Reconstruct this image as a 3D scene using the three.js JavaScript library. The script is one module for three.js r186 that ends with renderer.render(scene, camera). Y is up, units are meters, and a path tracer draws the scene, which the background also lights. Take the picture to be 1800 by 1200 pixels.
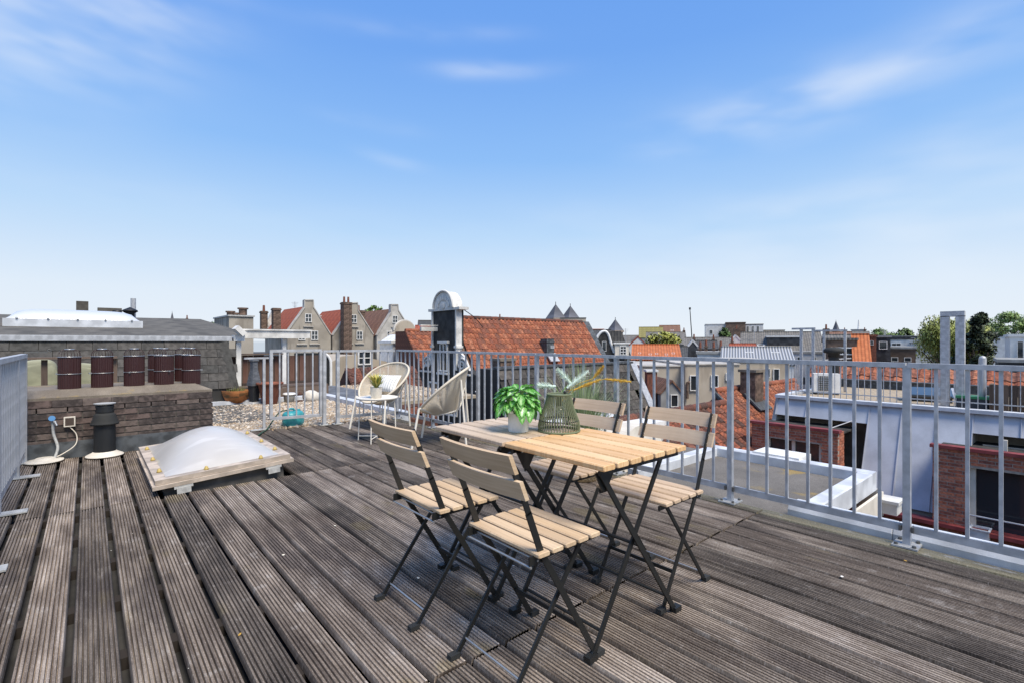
import * as THREE from 'three';
import { mergeGeometries } from 'three/addons/utils/BufferGeometryUtils.js';

// ---------- camera, sky, sun, exposure ----------
const scene = new THREE.Scene();
const YAW = 0.7084;                                   // the terrace grid is turned 40.6 degrees from the view
const camera = new THREE.PerspectiveCamera(69.15, 1.5, 0.05, 2000);
camera.position.set(0, 1.13, 0);
camera.rotation.y = -YAW;
const EXPOSURE = 1.5;
const renderer = new THREE.WebGLRenderer({ antialias: true });
renderer.toneMapping = THREE.LinearToneMapping;
renderer.toneMappingExposure = EXPOSURE;
renderer.shadowMap.enabled = true;

// ---------- seeded noise ----------
function rng(seed) { let a = seed >>> 0; return () => { a = (a + 0x6d2b79f5) | 0; let t = Math.imul(a ^ (a >>> 15), 1 | a); t = (t + Math.imul(t ^ (t >>> 7), 61 | t)) ^ t; return ((t ^ (t >>> 14)) >>> 0) / 4294967296; }; }
const hash = (x, y, s) => { let h = Math.imul(x | 0, 374761393) ^ Math.imul(y | 0, 668265263) ^ Math.imul(s | 0, 1442695041); h = Math.imul(h ^ (h >>> 13), 1274126177); return ((h ^ (h >>> 16)) >>> 0) / 4294967296; };
function vn(x, y, px, py, s) {                        // value noise that repeats every px, py
  const ix = Math.floor(x), iy = Math.floor(y), fx = x - ix, fy = y - iy, m = (a, n) => ((a % n) + n) % n;
  const u = fx * fx * (3 - 2 * fx), v = fy * fy * (3 - 2 * fy), x0 = m(ix, px), x1 = m(ix + 1, px), y0 = m(iy, py), y1 = m(iy + 1, py);
  const a = hash(x0, y0, s), b = hash(x1, y0, s), c = hash(x0, y1, s), d = hash(x1, y1, s);
  return a + (b - a) * u + (c - a) * v + (a - b - c + d) * u * v;
}
function fbm(x, y, px, py, s, n = 4) { let t = 0, a = 0.5, w = 0; for (let i = 0; i < n; i++) { t += a * vn(x, y, px, py, s + i * 17); w += a; x *= 2; y *= 2; px *= 2; py *= 2; a *= 0.5; } return t / w; }
const clamp = (x, a = 0, b = 1) => Math.min(b, Math.max(a, x)), mix = (a, b, t) => a + (b - a) * t, smooth = (x, a, b) => { const t = clamp((x - a) / (b - a)); return t * t * (3 - 2 * t); };

// ---------- the sky: blue overhead, pale at the horizon, thin streaks of cirrus ----------
{
  const W = 2048, H = 1024, d = new Float32Array(W * H * 4);
  const stops = [[-90, 0.55, 0.62, 0.70], [-2, 0.64, 0.72, 0.82], [0, 0.83, 0.885, 0.95], [5, 0.75, 0.85, 0.96], [12, 0.49, 0.70, 0.96], [20, 0.275, 0.52, 0.935], [30, 0.175, 0.395, 0.88], [50, 0.11, 0.30, 0.82], [90, 0.09, 0.26, 0.76]];
  // azimuth (degrees right of the view), elevation, length, thickness (degrees), tilt, strength
  const wisps = [[-44, 24.5, 7, 4.2, 0.2, 0.95], [-41, 28, 9, 3, 0.2, 0.5], [-3, 28.6, 5, 0.75, 0.02, 0.6], [-16, 23, 4, 0.7, -0.1, 0.3], [-13, 19.5, 3, 0.6, -0.35, 0.26], [27, 22.5, 9, 2.4, 0.08, 0.62], [36, 23.5, 7, 1.2, 0.2, 0.4], [44, 17, 9, 2.0, 0.3, 0.34], [46, 25, 8, 2.6, 0.3, 0.38], [-10, 31.5, 9, 0.7, 0.05, 0.25], [30, 13, 16, 2, 0.1, 0.22], [-35, 13, 16, 2, -0.05, 0.16], [5, 14, 14, 2, 0.1, 0.12], [40, 10, 22, 4, 0.08, 0.4], [20, 7, 20, 2.5, 0.05, 0.3]];
  const R = rng(77);
  for (let i = 0; i < 46; i++) { const az = 56 + R() * 248; wisps.push([az, 10 + R() * 55, 5 + R() * 14, 1 + R() * 3, (R() - 0.5) * 0.6, 0.3 + R() * 0.5]); }
  for (let row = 0; row < H; row++) {
    const el = ((row + 0.5) / H - 0.5) * 180;
    let k = 0; while (k < stops.length - 2 && el > stops[k + 1][0]) k++;
    const t = clamp((el - stops[k][0]) / (stops[k + 1][0] - stops[k][0]));
    const base = [1, 2, 3].map((c) => mix(stops[k][c], stops[k + 1][c], t));
    for (let col = 0; col < W; col++) {
      const o = (row * W + col) * 4;
      let cloud = 0;
      if (el > 1) {
        const round = ((col + 0.5) / W - 0.5) * 360;               // angle from +x towards +z
        let az = round + 49.41; if (az > 180) az -= 360; if (az < -180) az += 360;   // degrees right of the view
        const wx = (fbm(az * 0.12 + 40, el * 0.35, 4096, 4096, 5, 3) - 0.5) * 7, streak = fbm(az * 0.13 + 90 + el * 0.1, el * 0.5, 4096, 4096, 9, 4);
        for (const [a0, e0, len, th, tilt, st] of wisps) {
          let da = az - a0; if (da > 180) da -= 360; if (da < -180) da += 360;
          if (Math.abs(da) > len * 3 + 4) continue;
          const q = (da * Math.cos(e0 / 57.3) + wx * 0.35) / len, p = (el - e0 - tilt * da * 0.5 + wx * 0.25 * th / 2) / th, e = q * q + p * p;
          if (e < 7) cloud += st * Math.exp(-e * 0.9) * smooth(streak, 0.05, 0.95) * 0.7;
        }
        cloud = clamp(cloud, 0, 0.9);
      }
      const c = [0.86, 0.92, 1.0];
      for (let i = 0; i < 3; i++) d[o + i] = mix(base[i], c[i], cloud) / EXPOSURE;
      d[o + 3] = 1;
    }
  }
  const sky = new THREE.DataTexture(d, W, H, THREE.RGBAFormat, THREE.FloatType);
  sky.mapping = THREE.EquirectangularReflectionMapping; sky.magFilter = THREE.LinearFilter; sky.minFilter = THREE.LinearFilter; sky.needsUpdate = true;
  scene.background = sky; scene.environment = sky;
}
const sun = new THREE.DirectionalLight(new THREE.Color(1, 0.91, 0.77), 3.3);
sun.position.set(2, 28, 14);                          // high behind the camera, veiled: very soft shadows
sun.target.position.set(2, 0, -3);
sun.castShadow = true; sun.shadow.radius = 48; sun.shadow.mapSize.set(4096, 4096);
Object.assign(sun.shadow.camera, { left: -60, right: 60, top: 60, bottom: -60, near: 1, far: 160 });
scene.add(sun, sun.target);

// ---------- helpers ----------
const V = (x, y, z) => new THREE.Vector3(x, y, z);
function box(w, h, d, x = 0, y = 0, z = 0, ry = 0, rz = 0, rx = 0) { const g = new THREE.BoxGeometry(w, h, d); if (rx) g.rotateX(rx); if (rz) g.rotateZ(rz); if (ry) g.rotateY(ry); g.translate(x, y, z); return uvBox(g); }
function uvBox(g) {                                   // uv in metres by the way each face points
  const p = g.attributes.position, n = g.attributes.normal, uv = new Float32Array(p.count * 2);
  for (let i = 0; i < p.count; i++) {
    const ax = Math.abs(n.getX(i)), ay = Math.abs(n.getY(i)), az = Math.abs(n.getZ(i));
    if (ay >= ax && ay >= az) { uv[2 * i] = p.getX(i); uv[2 * i + 1] = p.getZ(i); } else if (ax >= az) { uv[2 * i] = p.getZ(i); uv[2 * i + 1] = p.getY(i); } else { uv[2 * i] = p.getX(i); uv[2 * i + 1] = p.getY(i); }
  }
  g.setAttribute('uv', new THREE.BufferAttribute(uv, 2)); return g;
}
function bevelBox(w, h, d, b = 0.004, x = 0, y = 0, z = 0) {       // box with chamfered edges along its length (d)
  const s = new THREE.Shape(); const a = w / 2, c = h / 2;
  s.moveTo(-a + b, -c); s.lineTo(a - b, -c); s.lineTo(a, -c + b); s.lineTo(a, c - b); s.lineTo(a - b, c); s.lineTo(-a + b, c); s.lineTo(-a, c - b); s.lineTo(-a, -c + b); s.closePath();
  const g = new THREE.ExtrudeGeometry(s, { depth: d - 2 * b, bevelEnabled: true, bevelSize: b * 0.7, bevelThickness: b, bevelSegments: 1, curveSegments: 1 });
  g.translate(x, y, z - d / 2 + b); return uvBox(g.index ? g.toNonIndexed() : g);
}
function rod(a, b, r, n = 8, r2 = r) { const d = b.clone().sub(a), g = new THREE.CylinderGeometry(r2, r, d.length(), n, 1); g.applyQuaternion(new THREE.Quaternion().setFromUnitVectors(V(0, 1, 0), d.clone().normalize())); g.translate((a.x + b.x) / 2, (a.y + b.y) / 2, (a.z + b.z) / 2); return g; }
function bar(a, b, w, t, side) {                      // flat bar from a to b, w wide across "side", t thick
  const d = b.clone().sub(a), L = d.length(); d.normalize(); const sx = side.clone().sub(d.clone().multiplyScalar(side.dot(d))).normalize(), sz = V(0, 0, 0).crossVectors(sx, d);
  const g = new THREE.BoxGeometry(w, L, t); g.applyMatrix4(new THREE.Matrix4().makeBasis(sx, d, sz).setPosition(a.clone().add(b).multiplyScalar(0.5))); return uvBox(g);
}
function tube(pts, r, n = 24, k = 8, closed = false) { return new THREE.TubeGeometry(new THREE.CatmullRomCurve3(pts, closed), n, r, k, closed); }
function lathe(pts, n = 24) { return new THREE.LatheGeometry(pts.map(([x, y]) => new THREE.Vector2(x, y)), n); }
function prism(pts, depth, bev = 0) {                 // outline in x, y pushed along z from 0 to depth
  const s = new THREE.Shape(pts.map(([x, y]) => new THREE.Vector2(x, y))), g = new THREE.ExtrudeGeometry(s, { depth, bevelEnabled: bev > 0, bevelSize: bev, bevelThickness: bev, bevelSegments: 2 });
  return uvBox(g);
}
function shapeWithHoles(pts, holes, depth) {
  const s = new THREE.Shape(pts.map(([x, y]) => new THREE.Vector2(x, y)));
  for (const [x0, y0, x1, y1] of holes) { const h = new THREE.Path(); h.moveTo(x0, y0); h.lineTo(x0, y1); h.lineTo(x1, y1); h.lineTo(x1, y0); h.closePath(); s.holes.push(h); }
  return uvBox(new THREE.ExtrudeGeometry(s, { depth, bevelEnabled: false }));
}
function merge(list) { const f = list.map((g) => { const q = g.index ? g.toNonIndexed() : g; for (const k of Object.keys(q.attributes)) if (!['position', 'normal', 'uv'].includes(k)) q.deleteAttribute(k); return q; }); return f.length === 1 ? f[0] : mergeGeometries(f); }
const used = {};
function numbered(name) { used[name] = (used[name] ?? -1) + 1; return used[name] ? name + '_' + String(used[name]).padStart(3, '0') : name; }
function shadow(o) { o.castShadow = o.receiveShadow = true; return o; }
function part(name, geo, m, parent, label) { const o = shadow(new THREE.Mesh(Array.isArray(geo) ? merge(geo) : geo, m)); o.name = name; if (label) o.userData.label = label; parent.add(o); return o; }
function stuff(o) { o.userData.kind = 'stuff'; return o; }
function tag(o, label, category, group) { o.userData.label = label; o.userData.category = category; if (group) o.userData.group = group; return o; }
function thing(name, label, category, [x, y, z] = [0, 0, 0], ry = 0, group) { const o = new THREE.Group(); o.name = numbered(name); o.position.set(x, y, z); o.rotation.y = ry; scene.add(o); return tag(o, label, category, group); }
function single(name, geo, m, label, category, group) { const o = part(numbered(name), geo, m, scene); return tag(o, label, category, group); }
function structure(name, geo, m) { const o = geo ? part(numbered(name), geo, m, scene) : new THREE.Group(); if (!geo) { o.name = numbered(name); scene.add(o); } o.userData.kind = 'structure'; return o; }
function copyOf(src, label, [x, y, z], ry) { const c = src.clone(); c.name = numbered(src.name.replace(/_\d{3}$/, '')); c.position.set(x, y, z); c.rotation.y = ry; c.userData = { ...src.userData, label }; scene.add(c); return c; }

// ---------- textures and materials ----------
function tex(w, h, sx, sy, fn) {                      // sx, sy: metres that one tile covers; fn gives sRGB 0..255
  const d = new Uint8Array(w * h * 4);
  for (let y = 0; y < h; y++) for (let x = 0; x < w; x++) { const c = fn((x + 0.5) / w, (y + 0.5) / h), o = (y * w + x) * 4; d[o] = clamp(c[0], 0, 255); d[o + 1] = clamp(c[1], 0, 255); d[o + 2] = clamp(c[2], 0, 255); d[o + 3] = 255; }
  const t = new THREE.DataTexture(d, w, h); t.wrapS = t.wrapT = THREE.RepeatWrapping; t.magFilter = THREE.LinearFilter; t.minFilter = THREE.LinearMipmapLinearFilter; t.generateMipmaps = true; t.colorSpace = THREE.SRGBColorSpace; t.repeat.set(1 / sx, 1 / sy); t.needsUpdate = true; return t;
}
function grey(w, h, sx, sy, fn) { const t = tex(w, h, sx, sy, (u, v) => { const k = fn(u, v) * 255; return [k, k, k]; }); t.colorSpace = THREE.NoColorSpace; return t; }
function std(o) { const m = new THREE.MeshStandardMaterial({ roughness: 0.8, ...o }), t = o.map?.userData.tint; if (t) m.color.setRGB(t[0] / 255, t[1] / 255, t[2] / 255, THREE.SRGBColorSpace); return m; }
const lerp3 = (a, b, t) => [mix(a[0], b[0], t), mix(a[1], b[1], t), mix(a[2], b[2], t)];
const pool = {};
function mottled(c0, c1, size = 1, seed = 1, speck = 0) {          // one of a few neutral patterns, tinted by the material's colour
  const ratio = (c0[0] + c0[1] + c0[2]) / (c1[0] + c1[1] + c1[2]), q = ratio > 0.9 ? 0.92 : ratio > 0.82 ? 0.86 : ratio > 0.74 ? 0.78 : 0.68, sp = speck > 13 ? 16 : 7, key = q + '|' + sp + '|' + (seed % 2);
  pool[key] ??= tex(256, 256, 1, 1, (u, v) => { const t = smooth(fbm(u * 6, v * 6, 6, 6, seed, 5), 0.25, 0.75), k = (hash(u * 256, v * 256, seed + 3) - 0.5) * sp * 1.6; const g = 246 * mix(q, 1, t) + k; return [g, g, g]; });
  const t = pool[key].clone(); t.repeat.set(1 / size, 1 / size); t.offset.set((seed * 0.37) % 1, (seed * 0.61) % 1); t.needsUpdate = true; t.userData.tint = c1; return t;
}

function deckTex(seed, c0, c1, bleach) {
  return tex(512, 1024, 1, 3, (u, v) => {
    const g = fbm(u * 120, v * 14, 120, 14, seed, 3), big = fbm(u * 7, v * 9, 7, 9, seed + 50, 4), fine = hash(u * 512, v * 1024, seed + 9), st = fbm(u * 22, v * 40, 22, 40, seed + 90, 4);
    let c = lerp3(c0, c1, clamp(0.85 * g + 0.9 * big - 0.36));
    const w = smooth(st, 0.66, 0.8) * bleach * (0.4 + 0.6 * g); c = lerp3(c, [190, 184, 176], w);
    const moss = smooth(fbm(u * 5, v * 8, 5, 8, seed + 130, 4), 0.68, 0.8) * 0.35; c = lerp3(c, [118, 104, 66], moss);
    const dk = smooth(fbm(u * 9, v * 7, 9, 7, seed + 170, 4), 0.6, 0.78) * 0.45; c = lerp3(c, [62, 54, 50], dk);
    const k = (fine - 0.5) * 46 + (fine > 0.995 ? 55 : 0); return [c[0] + k, c[1] + k, c[2] + k];
  });
}
const M = {};
M.deck = [[11, [66, 56, 48], [160, 147, 132], 0.35], [29, [84, 72, 62], [178, 164, 149], 0.35], [47, [52, 45, 39], [134, 122, 109], 0.3], [63, [68, 58, 50], [154, 140, 125], 0.5]].map(([s, a, b, w]) => std({ map: deckTex(s, a, b, w), roughness: 0.92 }));
M.deckEdge = std({ map: deckTex(83, [128, 118, 92], [176, 166, 140], 1), roughness: 0.95 });
M.joist = std({ color: 0x2c2622, roughness: 1 });
M.roofDark = std({ map: mottled([46, 45, 44], [70, 68, 65], 1.3, 4, 18), roughness: 0.95 });
M.galv = std({ map: mottled([176, 178, 181], [200, 202, 205], 0.35, 21, 10), roughness: 0.5, metalness: 0.2 });
M.galvDull = std({ map: mottled([168, 168, 164], [202, 202, 198], 0.2, 22, 16), roughness: 0.7, metalness: 0.2 });
M.bolt = std({ color: 0x6d6c68, roughness: 0.5, metalness: 0.6 });
function woodTex(seed, c0, c1) { return tex(256, 512, 0.25, 0.6, (u, v) => { const w = fbm(u * 3, v * 2, 3, 2, seed, 3), g = vn((u + w * 0.12) * 46, v * 3, 46, 3, seed + 7), f = fbm(u * 60, v * 6, 60, 6, seed + 3, 3), big = fbm(u * 2, v * 3, 2, 3, seed + 11, 3); const k = (hash(u * 256, v * 512, seed) - 0.5) * 8; return lerp3(c0, c1, clamp(0.35 * g + 0.4 * f + 0.5 * big - 0.1)).map((q) => q + k); }); }
M.gold = [[3, [204, 155, 102], [240, 206, 158]], [14, [212, 166, 113], [244, 214, 170]], [25, [196, 150, 99], [234, 200, 153]]].map(([s, a, b]) => std({ map: woodTex(s, a, b), roughness: 0.6 }));
M.pale = [[5, [168, 146, 122], [210, 190, 166]], [16, [178, 156, 132], [218, 199, 176]], [27, [160, 138, 114], [202, 182, 158]]].map(([s, a, b]) => std({ map: woodTex(s, a, b), roughness: 0.75 }));
M.chairWood = [[7, [180, 152, 118], [216, 190, 156]], [18, [192, 165, 131], [222, 198, 166]], [33, [176, 149, 117], [208, 183, 151]]].map(([s, a, b]) => std({ map: woodTex(s, a, b), roughness: 0.7 }));
M.chairGrey = [[8, [176, 150, 122], [214, 190, 162]], [19, [186, 160, 132], [220, 198, 170]], [38, [168, 142, 114], [206, 182, 154]]].map(([s, a, b]) => std({ map: woodTex(s, a, b), roughness: 0.75 }));
M.black = std({ color: 0x1b1c1b, roughness: 0.5 });
M.blackRubber = std({ color: 0x2a2b2a, roughness: 0.8 });
M.steel = std({ color: 0xb4b5b4, roughness: 0.35, metalness: 0.7 });
M.white = std({ map: mottled([226, 225, 220], [240, 239, 235], 0.8, 31, 6), roughness: 0.6 });
M.whiteOld = std({ map: mottled([205, 203, 196], [232, 230, 224], 0.9, 32, 12), roughness: 0.75 });
M.coping = std({ map: mottled([196, 201, 208], [222, 226, 231], 0.9, 33, 8), roughness: 0.55 });
M.cream = std({ map: mottled([214, 205, 188], [230, 222, 207], 0.7, 34, 8), roughness: 0.8 });
M.cord = std({ color: 0xd2c7b3, roughness: 0.75 });
M.whiteSteel = std({ color: 0xe9e3d6, roughness: 0.5 });
M.glass = new THREE.MeshPhysicalMaterial({ color: 0x2b3236, roughness: 0.06, metalness: 0, specularIntensity: 1, clearcoat: 0.6, clearcoatRoughness: 0.03 });
M.paneSky = M.glass;
M.clear = new THREE.MeshPhysicalMaterial({ color: 0xffffff, roughness: 0.02, transmission: 1, thickness: 0, ior: 1.45 });

// ---------- ground and our own building ----------
M.street = std({ map: mottled([58, 57, 56], [78, 76, 74], 3, 41, 14), roughness: 0.95 });
structure('ground', (() => { const g = new THREE.PlaneGeometry(1600, 1600); g.rotateX(-Math.PI / 2); g.translate(0, -14, 0); return uvBox(g); })(), M.street);
M.ownWall = std({ map: mottled([112, 62, 48], [142, 84, 64], 0.8, 42, 18), roughness: 0.9 });
{
  const b = thing('terrace_building', 'brick building that carries the roof terrace', 'building', [0, -14, 0]);
  part('wall', [box(9.5, 13.9, 16.2, -1.25, 6.95, -3.9), box(1.4, 13.7, 1.24, 4.2, 6.85, -1.905)], M.ownWall, b);
  part('roof_membrane', box(9.46, 0.02, 16.16, -1.25, 13.915, -3.9), M.roofDark, b);
}

// ---------- deck: grooved planks in three bays on joists ----------
const deck = structure('deck');
{
  const R = rng(5), geos = {};
  function plank(w, L, variant) {                     // ribbed top, length along z
    const key = w.toFixed(3) + '|' + L.toFixed(3) + '|' + variant; if (geos[key]) return geos[key];
    const n = 9, pitch = w / n, top = [], t = 0.028;
    top.push([-w / 2, -t]);
    for (let i = 0; i < n; i++) { const x = -w / 2 + i * pitch, a = pitch * 0.17; top.push([x + pitch * (i ? 0.05 : 0.12), -0.012], [x + pitch * (i ? 0.22 : 0.34), 0], [x + pitch * (i < n - 1 ? 0.78 : 0.66), 0], [x + pitch * (i < n - 1 ? 0.95 : 0.88), -0.012]); }
    top.push([w / 2, -t]);
    const pos = [], uv = [], q = (a, b, c, d) => { for (const p of [a, b, c, a, c, d]) { pos.push(...p); } };
    const ou = variant * 0.37, ov = variant * 0.83;
    for (let i = 0; i + 1 < top.length; i++) { const [x0, y0] = top[i], [x1, y1] = top[i + 1]; q([x0, y0, L / 2], [x1, y1, L / 2], [x1, y1, -L / 2], [x0, y0, -L / 2]); for (const [x, z] of [[x0, L / 2], [x1, L / 2], [x1, -L / 2], [x0, L / 2], [x1, -L / 2], [x0, -L / 2]]) uv.push(x + ou, z + ov); }
    for (const e of [1, -1]) for (let i = 1; i + 2 < top.length; i++) { const tri = [[top[0][0], top[0][1]], top[i + 1], top[i]]; if (e > 0) tri.reverse(); for (const [x, y] of tri) { pos.push(x, y, e * L / 2); uv.push(x + ou, y + ov); } }
    const g = new THREE.BufferGeometry(); g.setAttribute('position', new THREE.Float32BufferAttribute(pos, 3)); g.setAttribute('uv', new THREE.Float32BufferAttribute(uv, 2)); g.computeVertexNormals();
    return (geos[key] = g);
  }
  const bays = [[1.55, -1.43], [-1.43, -4.415], [-4.415, -6.72]];
  for (let k = -5; k <= 21; k++) {
    const x0 = 0.1 + 0.155 * k, gap = k < 3 ? 0.022 - 0.001 * Math.max(0, k) : k < 6 ? 0.019 : 0.017 + R() * 0.003, edge = k === 21, w = (edge ? 0.128 : 0.155) - gap, xc = x0 + gap / 2 + w / 2;
    bays.forEach(([za, zb], bi) => {
      let spans = [[za - 0.006, zb + 0.006]];
      if (bi === 2) {
        if (x0 < 1.05) spans = k >= 2 && k <= 7 ? [] : [[za - 0.004, -6.46]];
        if (k >= 2 && k <= 7) spans = [[-6.1, k < 6 ? -6.46 : -6.7]];
        if (x0 >= 1.05 && k > 7) spans = [[za - 0.004, -6.62 - 0.25 * clamp((3.4 - x0) / 1.7) + R() * 0.02]];
      }
      for (const [a, b] of spans) { const L = Math.round((a - b) * 100) / 100, o = part('plank', plank(w, L, Math.floor(R() * 5)), edge ? M.deckEdge : M.deck[Math.floor(R() * 4)], deck); o.position.set(xc, (R() - 0.5) * 0.003, (a + b) / 2); }
    });
  }
  for (let z = 1.3; z > -6.4; z -= 0.52) { const o = part('joist', box(4.2, 0.055, 0.07, 1.4, -0.0575, z), M.joist, deck); if (z < -4.6 && z > -6) o.geometry = merge([box(0.9, 0.055, 0.07, -0.1, -0.0575, z), box(2.1, 0.055, 0.07, 2.42, -0.0575, z)]); }
}

// ---------- galvanised railings ----------
function basePlate(parent, x, z) {
  const p = part('base_plate', box(0.13, 0.009, 0.115, x, 0.0095, z), M.galvDull, parent);
  for (const [a, b] of [[-1, -1], [1, -1], [-1, 1], [1, 1]]) { const o = part('bolt', new THREE.CylinderGeometry(0.009, 0.01, 0.012, 6), M.bolt, p); o.position.set(x + a * 0.048, 0.02, z + b * 0.04); }
}
{
  const r = thing('railing', 'long galvanised steel railing along the right edge of the deck', 'railing', [3.44, 0, 0]);
  const zs = []; for (let n = -2; n <= 6; n++) zs.push(-0.657 - 0.991 * n);
  for (const z of zs) { part('post', box(0.034, 0.985, 0.034, 0, 0.5065, z), M.galv, r); basePlate(r, 0, z); for (const e of [-1, 1]) part('clamp', box(0.05, 0.03, 0.012, 0, 0.1, z + e * 0.027), M.bolt, r); }
  for (let i = 0; i + 1 < zs.length; i++) {
    const a = zs[i], b = zs[i + 1], m = (a + b) / 2;
    part('top_rail', box(0.04, 0.026, 0.982, 0, 1.0, m), M.galv, r);
    part('bottom_rail', box(0.014, 0.042, 0.93, 0, 0.1, m), M.galv, r);
    for (let j = 1; j < 8; j++) part('baluster', box(0.016, 0.865, 0.016, 0, 0.553, a + (b - a) * j / 8), M.galv, r);
  }
}
{
  // the short side behind the lounge chairs, then the gate towards the gravel roof
  const A = V(3.42, 0, -6.6), B = V(2.6, 0, -6.71), r = thing('railing', 'short galvanised railing behind the woven chairs, ending at the gate', 'railing', [0, 0, 0]);
  const at = (t) => A.clone().lerp(B, t), ry = Math.atan2(-(B.z - A.z), B.x - A.x), L = A.distanceTo(B);
  const seg = (name, w, y, h, t) => { const p = at(0.5), o = part(name, box(L - 0.05, h, t), M.galv, r); o.position.set(p.x, y, p.z); o.rotation.y = ry; };
  seg('top_rail', L, 1.0, 0.03, 0.045); seg('bottom_rail', L, 0.1, 0.04, 0.014);
  for (let j = 1; j < 7; j++) { const p = at(j / 7); part('baluster', box(0.016, 0.865, 0.016, p.x, 0.553, p.z), M.galv, r); }
  part('post', box(0.042, 0.98, 0.042, B.x, 0.504, B.z), M.galv, r); basePlate(r, B.x, B.z);
  part('post', box(0.042, 0.98, 0.042, 2.43, 0.504, -6.745), M.galv, r); basePlate(r, 2.43, -6.745);
  part('top_rail', box(0.2, 0.028, 0.045, 2.515, 1.0, -6.728, -0.2), M.galv, r);
  const q = thing('gate', 'galvanised bar gate between deck and gravel roof', 'gate', [0, 0, 0]), C = V(2.385, 0, -6.755), E = V(1.79, 0, -6.86), ry2 = Math.atan2(-(E.z - C.z), E.x - C.x), L2 = C.distanceTo(E), mid = C.clone().lerp(E, 0.5);
  for (const [nm, y, h] of [['top_rail', 1.01, 0.035], ['bottom_rail', 0.14, 0.035]]) { const o = part(nm, box(L2 + 0.03, h, 0.03), M.galv, q); o.position.set(mid.x, y, mid.z); o.rotation.y = ry2; }
  for (const p of [C, E]) part('stile', box(0.036, 0.87, 0.036, p.x, 0.575, p.z), M.galv, q);
  for (let j = 1; j < 6; j++) { const p = C.clone().lerp(E, j / 6); part('baluster', box(0.016, 0.84, 0.016, p.x, 0.575, p.z), M.galv, q); }
  for (const y of [0.22, 0.9]) part('hinge', rod(V(2.41, y - 0.04, -6.75), V(2.41, y + 0.04, -6.75), 0.016), M.bolt, q);
  const e = thing('latch_post', 'short galvanised latch post with a cross bar beside the gate', 'post', [1.716, 0, -6.9]);
  part('post', box(0.03, 0.9, 0.03, 0, 0.46, 0), M.galv, e); part('cross_bar', box(0.34, 0.022, 0.03, -0.06, 0.92, 0), M.galv, e); part('base_plate', box(0.22, 0.009, 0.1, -0.05, 0.0095, 0), M.galvDull, e);
}
{
  const r = thing('railing', 'galvanised railing with close bars at the left edge of the deck', 'railing', [-0.45, 0, 0]);
  part('top_rail', box(0.045, 0.035, 9, 0, 1.0, -1.95), M.galv, r); part('bottom_rail', box(0.014, 0.045, 9, 0, 0.09, -1.95), M.galv, r);
  for (let z = -6.4; z < -2.5; z += 0.105) part('baluster', box(0.02, 0.87, 0.03, 0, 0.55, z), M.galv, r);
  for (const z of [-6.42, -5.75, -4.6, -3.5, -1.3]) { part('post', box(0.04, 0.985, 0.045, 0, 0.506, z), M.galv, r); part('base_plate', box(0.17, 0.009, 0.09, 0.06, 0.0095, z), M.galvDull, r); }
  part('eye_bolt', [box(0.16, 0.012, 0.02, 0.08, 1.03, -6.42), new THREE.TorusGeometry(0.012, 0.004, 6, 12).translate(0.17, 1.045, -6.42)], M.bolt, r);
}

// ---------- deck edge: coping, bay roof with upstands ----------
{
  let n = 0;
  for (const [a, b] of [[-1.29, -0.74], [-0.73, -0.02], [-0.01, 1.5]]) {
    const g = prism([[3.5, -0.05], [3.5, 0.03], [3.515, 0.052], [3.55, 0.062], [3.67, 0.058], [3.685, 0.04], [3.685, -0.05]], b - a, 0.004); g.translate(0, 0, a);
    single('coping', g, M.coping, ['pale grey coping block beside the cut corner of the small roof', 'pale grey coping block by the second railing post', 'pale grey coping block at the right edge of the picture'][n++], 'coping', 'coping along the deck edge');
  }
  M.bitumen = std({ map: (() => tex(512, 512, 1.4, 1.4, (u, v) => { const t = fbm(u * 8, v * 8, 8, 8, 51, 5), k = (hash(u * 512, v * 512, 52) - 0.5) * 44, l = smooth(fbm(u * 4, v * 4, 4, 4, 55, 4), 0.66, 0.8); return lerp3(lerp3([92, 88, 82], [122, 117, 110], t), [168, 138, 70], l * 0.6).map((q) => q + k); }))(), roughness: 0.95 });
  const b = thing('bay_roof', 'small flat bitumen roof with white upstands just outside the railing', 'roof', [0, 0, 0]);
  part('roof_surface', box(1.42, 0.06, 1.22, 4.22, -0.08, -1.9), M.bitumen, b);
  part('roof_surface', box(0.1, 0.05, 2.6, 3.56, -0.075, -3.85), M.bitumen, b);
  const c = (name, g) => part(name, g, M.coping, b);
  c('upstand', prism([[-0.06, -0.12], [-0.06, 0.03], [-0.05, 0.037], [0.05, 0.037], [0.06, 0.03], [0.06, -0.12]], 1.45).translate(5.0, 0, -2.62));
  const side = (z) => { const g = prism([[-0.055, -0.12], [-0.055, 0.026], [-0.045, 0.033], [0.045, 0.033], [0.055, 0.026], [0.055, -0.12]], 1.375); g.rotateY(Math.PI / 2); g.translate(3.565, 0, z); return g; };
  c('upstand', side(-1.225)); c('upstand', side(-2.56));
  part('fascia', box(1.5, 0.2, 0.02, 4.3, -0.22, -1.13), M.cream, b); part('fascia', box(0.02, 0.2, 1.5, 5.1, -0.22, -1.9), M.cream, b);
  part('gutter_box', [box(0.16, 0.09, 0.14, 5.03, -0.23, -1.08), box(0.19, 0.025, 0.17, 5.03, -0.175, -1.08)], M.whiteOld, b);
  part('vent_slab', [box(0.3, 0.07, 0.42, 5.12, 0.02, -1.95)], M.white, b);
}

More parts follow.
